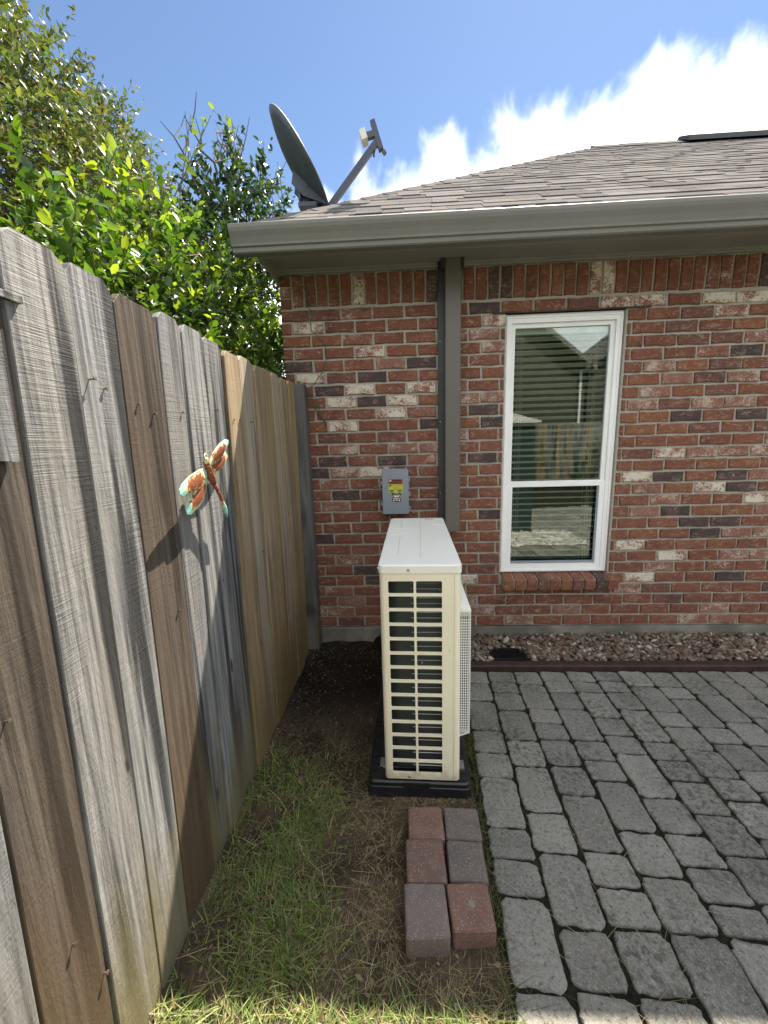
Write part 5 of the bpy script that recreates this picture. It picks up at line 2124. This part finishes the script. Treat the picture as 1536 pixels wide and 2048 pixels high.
G_BRIGHT = [(0.080, 0.160, 0.026), (0.052, 0.115, 0.022), (0.115, 0.20, 0.034), (0.035, 0.078, 0.020), (0.17, 0.24, 0.045)]
behind = lambda P_: (P_[:, 0] < -0.155) & ~((P_[:, 0] > -0.235) & (P_[:, 1] > -0.5))
S1 = [((-0.70, -1.35, 1.78), (0.40, 0.55, 0.32), 120), ((-0.75, -0.95, 1.98), (0.42, 0.50, 0.38), 170), ((-0.78, -0.50, 2.15), (0.42, 0.46, 0.42), 190), ((-0.68, -0.12, 2.30), (0.34, 0.32, 0.38), 130), ((-0.55, -0.55, 1.80), (0.30, 0.8, 0.28), 110), ((-0.8, -1.9, 1.6), (0.4, 0.5, 0.3), 60)]
shrub('broadleaf_shrub', 'bright green broad-leaved shrub rising behind the grey fence boards with the dragonfly', 'shrub', (-0.75, -0.9, -0.03), S1, (0.15, 0.30), 14, 0.058, G_BRIGHT, [.3, .27, .2, .15, .08], 298, 41, updir=.6, young=(0.24, 0.33, 0.045), clip=behind, group='plants behind the fence')
S2 = [((-0.42, 0.52, 2.06), (0.19, 0.42, 0.34), 110), ((-0.40, 0.20, 1.88), (0.18, 0.42, 0.25), 80), ((-0.44, 0.95, 2.0), (0.19, 0.35, 0.45), 90)]
shrub('corner_shrub', 'bright leafy shrub squeezed between the fence and the house corner', 'shrub', (-0.5, 0.4, -0.03), S2, (0.13, 0.26), 11, 0.060, G_BRIGHT, [.3, .22, .28, .1, .10], 150, 42, updir=.5, young=(0.24, 0.33, 0.045), clip=lambda P_: (P_[:, 0] < -0.24), group='plants behind the fence')
G_DARK = [(0.026, 0.062, 0.026), (0.036, 0.080, 0.030), (0.020, 0.048, 0.024), (0.050, 0.098, 0.030)]
S3 = [((-0.90, 0.60, 2.40), (0.42, 0.55, 0.60), 240), ((-0.88, 0.95, 3.00), (0.40, 0.46, 0.55), 230), ((-0.80, 1.25, 3.50), (0.32, 0.38, 0.42), 130), ((-0.95, 0.1, 2.1), (0.5, 0.7, 0.5), 200), ((-0.70, 1.55, 2.7), (0.33, 0.45, 0.65), 170)]
t3 = shrub('citrus_tree', 'dark green small tree with bare twigs at its top, behind the fence near the eave', 'tree', (-0.85, 0.85, -0.03), S3, (0.16, 0.30), 13, 0.062, G_DARK, [.35, .3, .2, .15], 0, 43, mat='leaf_dull', updir=.55, clip=lambda P_: (P_[:, 0] < -0.36), group='plants behind the fence', r0=0.035)
# bare twigs and two lone young shoots of that tree
mb = MB()
rt_ = random.Random(5)
for (a, b) in (((-0.85, 0.75, 3.55), (-0.92, 0.50, 3.75)), ((-0.85, 0.85, 3.7), (-0.85, 0.95, 4.0)), ((-0.8, 1.0, 3.7), (-0.80, 1.20, 4.15)), ((-0.75, 1.35, 3.7), (-0.60, 1.72, 4.15)), ((-0.72, 1.4, 3.4), (-0.55, 1.8, 4.05)), ((-0.9, 0.6, 3.3), (-1.0, 0.3, 3.6))):
    a, b = Vector(a), Vector(b)
    pts = [a.lerp(b, i / 5) + Vector((rt_.uniform(-.03, .03), rt_.uniform(-.04, .04), rt_.uniform(-.02, .02))) for i in range(6)]
    mb.tube(pts, [0.011, 0.009, 0.007, 0.006, 0.004, 0.002], 5, False)
    for k_ in range(5):
        p0 = pts[1 + k_ % 4]
        e = p0 + Vector((rt_.uniform(-.16, .16), rt_.uniform(-.2, .2), rt_.uniform(.08, .28)))
        mb.tube([p0, p0.lerp(e, .5) + Vector((0, .02, .01)), e], [0.005, 0.0035, 0.0018], 4, False)
part('bare_twigs', mb, 'twig_grey', t3)
rg3 = np.random.default_rng(8)
Mx, Ox, Cx, TW = crown(rg3, [((-0.82, 1.16, 3.75), (0.03, 0.05, 0.08), 2), ((-0.9, 0.28, 3.25), (0.03, 0.04, 0.05), 2), ((-0.52, 1.35, 3.25), (0.04, 0.05, 0.1), 4)], (0.35, 0.55), 9, 0.085, [(0.10, 0.17, 0.05), (0.13, 0.2, 0.05)], [.5, .5], 2.2)
shoots = link('young_shoots', batch('young_shoots', leaf_v, leaf_f, Mx, Ox - np.array((-0.85, 0.85, -0.03)), Cx, True), 'leaf', t3, (-0.85, 0.85, -0.03))
shoots['kind'] = 'stuff'
twigs_mesh('shoot_stems', TW, 0.005, t3, 1, 'twig_grey')['kind'] = 'stuff'

G_OLIVE = [(0.095, 0.145, 0.052), (0.13, 0.175, 0.060), (0.155, 0.160, 0.070), (0.065, 0.110, 0.044), (0.20, 0.160, 0.095), (0.20, 0.235, 0.10)]
S4 = [((-4.6, 2.3, 5.0), (1.3, 1.3, 2.1), 621), ((-4.5, 3.4, 4.7), (1.2, 1.2, 2.0), 621), ((-4.4, 4.5, 4.6), (1.1, 1.2, 2.0), 567), ((-4.4, 5.6, 4.7), (1.0, 1.1, 1.9), 513), ((-4.5, 6.4, 4.9), (0.9, 0.8, 1.5), 297), ((-4.6, 1.2, 4.2), (1.3, 1.3, 2.0), 540), ((-4.0, 3.3, 3.3), (1.2, 1.6, 1.4), 459), ((-4.8, 0.0, 3.7), (1.4, 1.4, 2.0), 405), ((-4.8, 3.0, 6.4), (0.8, 0.8, 0.9), 216), ((-4.6, 5.0, 6.5), (0.5, 0.6, 0.8), 148)]
shrub('crape_myrtle', 'tall olive and brown leaved tree towering behind the fence shrubs', 'tree', (-4.2, 3.4, -0.03), S4, (0.4, 0.8), 18, 0.105, G_OLIVE, [.27, .25, .12, .18, .06, .12], 0, 44, mat='leaf_dull', small=True, updir=.45, group='plants behind the fence', r0=0.13)

# ------------------------------------------------------------------ across the yard, mirrored in the window
mb = MB()
mb.v = [(0.5, -8.95, -0.045), (11, -8.95, -0.045), (11, -4.7, -0.045), (0.5, -4.7, -0.045)]
mb.f = [(0, 1, 2, 3)]
tag(part('yard_shade_sheet', mb, 'joint_soil', None), kind='structure')  # dark sheet painted in place of the shade on the far yard
rf = thing('rear_fence', 'plain grey board fence across the yard, mirrored in the window', 'fence', (5.0, -9.0, 0))
mb = MB()
mb.prism([(-0.068, 0), (0.068, 0), (0.068, 1.83), (0.045, 1.86), (-0.045, 1.86), (-0.068, 1.83)], 'y', -0.009, 0.009)
rb_me = mb.mesh('board')
for i in range(78):
    link('board', rb_me, random.choice(('wood_silver', 'wood_tan', 'wood_grey')), rf, (-0.6 + i * 0.142, -9.0 + random.uniform(-.004, .004), 0.0))
mb = MB()
for zz in (0.4, 1.5):
    mb.box(-0.7, 10.5, -9.055, -9.0135, zz - .045, zz + .045)
part('rail', mb, 'wood_grey', rf)
for nm, lab, cx, seed in (('evergreen_shrub', 'narrow evergreen shrub by the rear fence, mirrored beside the dark green cabinet', 4.35, 61), ('yew_shrub', 'bushy shrub by the rear fence, mirrored below the white downspout', 6.0, 62)):
    if nm == 'evergreen_shrub':
        bl_ = [((cx, -8.5, 0.5), (0.42, 0.35, 0.45), 70), ((cx, -8.5, 1.0), (0.28, 0.25, 0.4), 45)]
    else:
        bl_ = [((cx, -8.5, 0.5), (0.5, 0.4, 0.5), 80), ((cx + .2, -8.5, 1.05), (0.3, 0.25, 0.35), 36)]
    shrub(nm, lab, 'shrub', (cx, -8.5, -0.03), bl_, (0.15, 0.3), 10, 0.07, G_BRIGHT, [.3, .27, .2, .15, .08], 0, seed, small=True, group='shrubs along the rear fence')
nh = thing('neighbour_house', 'beige sided house with two gables beyond the rear fence, mirrored in the window', 'house', (6.0, -13.0, 0))
for (xa, xm, xb, zr) in ((0.6, 4.2, 7.5, 6.6), (7.6, 10.9, 14.2, 6.4)):
    mb = MB()
    mb.prism([(xa, -0.05), (xb, -0.05), (xb, 3.3 + .7), (xm, zr - .25), (xa, 3.3 + .7)], 'y', -16.5, -12.6)
    part('gable_wall', mb, 'siding', nh)
    mb = MB()
    s1 = (zr - 4.0) / (xm - xa)
    mb.prism([(xa - .25, 4.02 - .25 * s1), (xm, zr), (xb + .25, 4.02 - .25 * s1), (xb + .25, 4.18 - .25 * s1), (xm, zr + .2), (xa - .25, 4.18 - .25 * s1)], 'y', -16.7, -12.25)
    part('roof', mb, 'shingle', nh)
mb = MB()
mb.tube([(7.3, -12.55, 3.9), (7.3, -12.55, 0.05)], 0.05, 8)
part('downspout', mb, 'vinyl_white', nh)
cb = thing('storage_cabinet', 'dark green cabinet with a pale edged sloping lid, mirrored at the window edge', 'cabinet', (2.25, -3.42, 0.0))
mb = MB()
mb.box(1.95, 2.55, -3.70, -3.13, -0.03, 1.66)
part('body', mb, 'cabinet_green', cb)
mb = MB()
mb.prism([(1.88, 1.6605), (2.62, 1.6605), (2.62, 1.685), (1.88, 1.90)], 'y', -3.75, -3.08)
part('lid', mb, 'vinyl_white', cb)
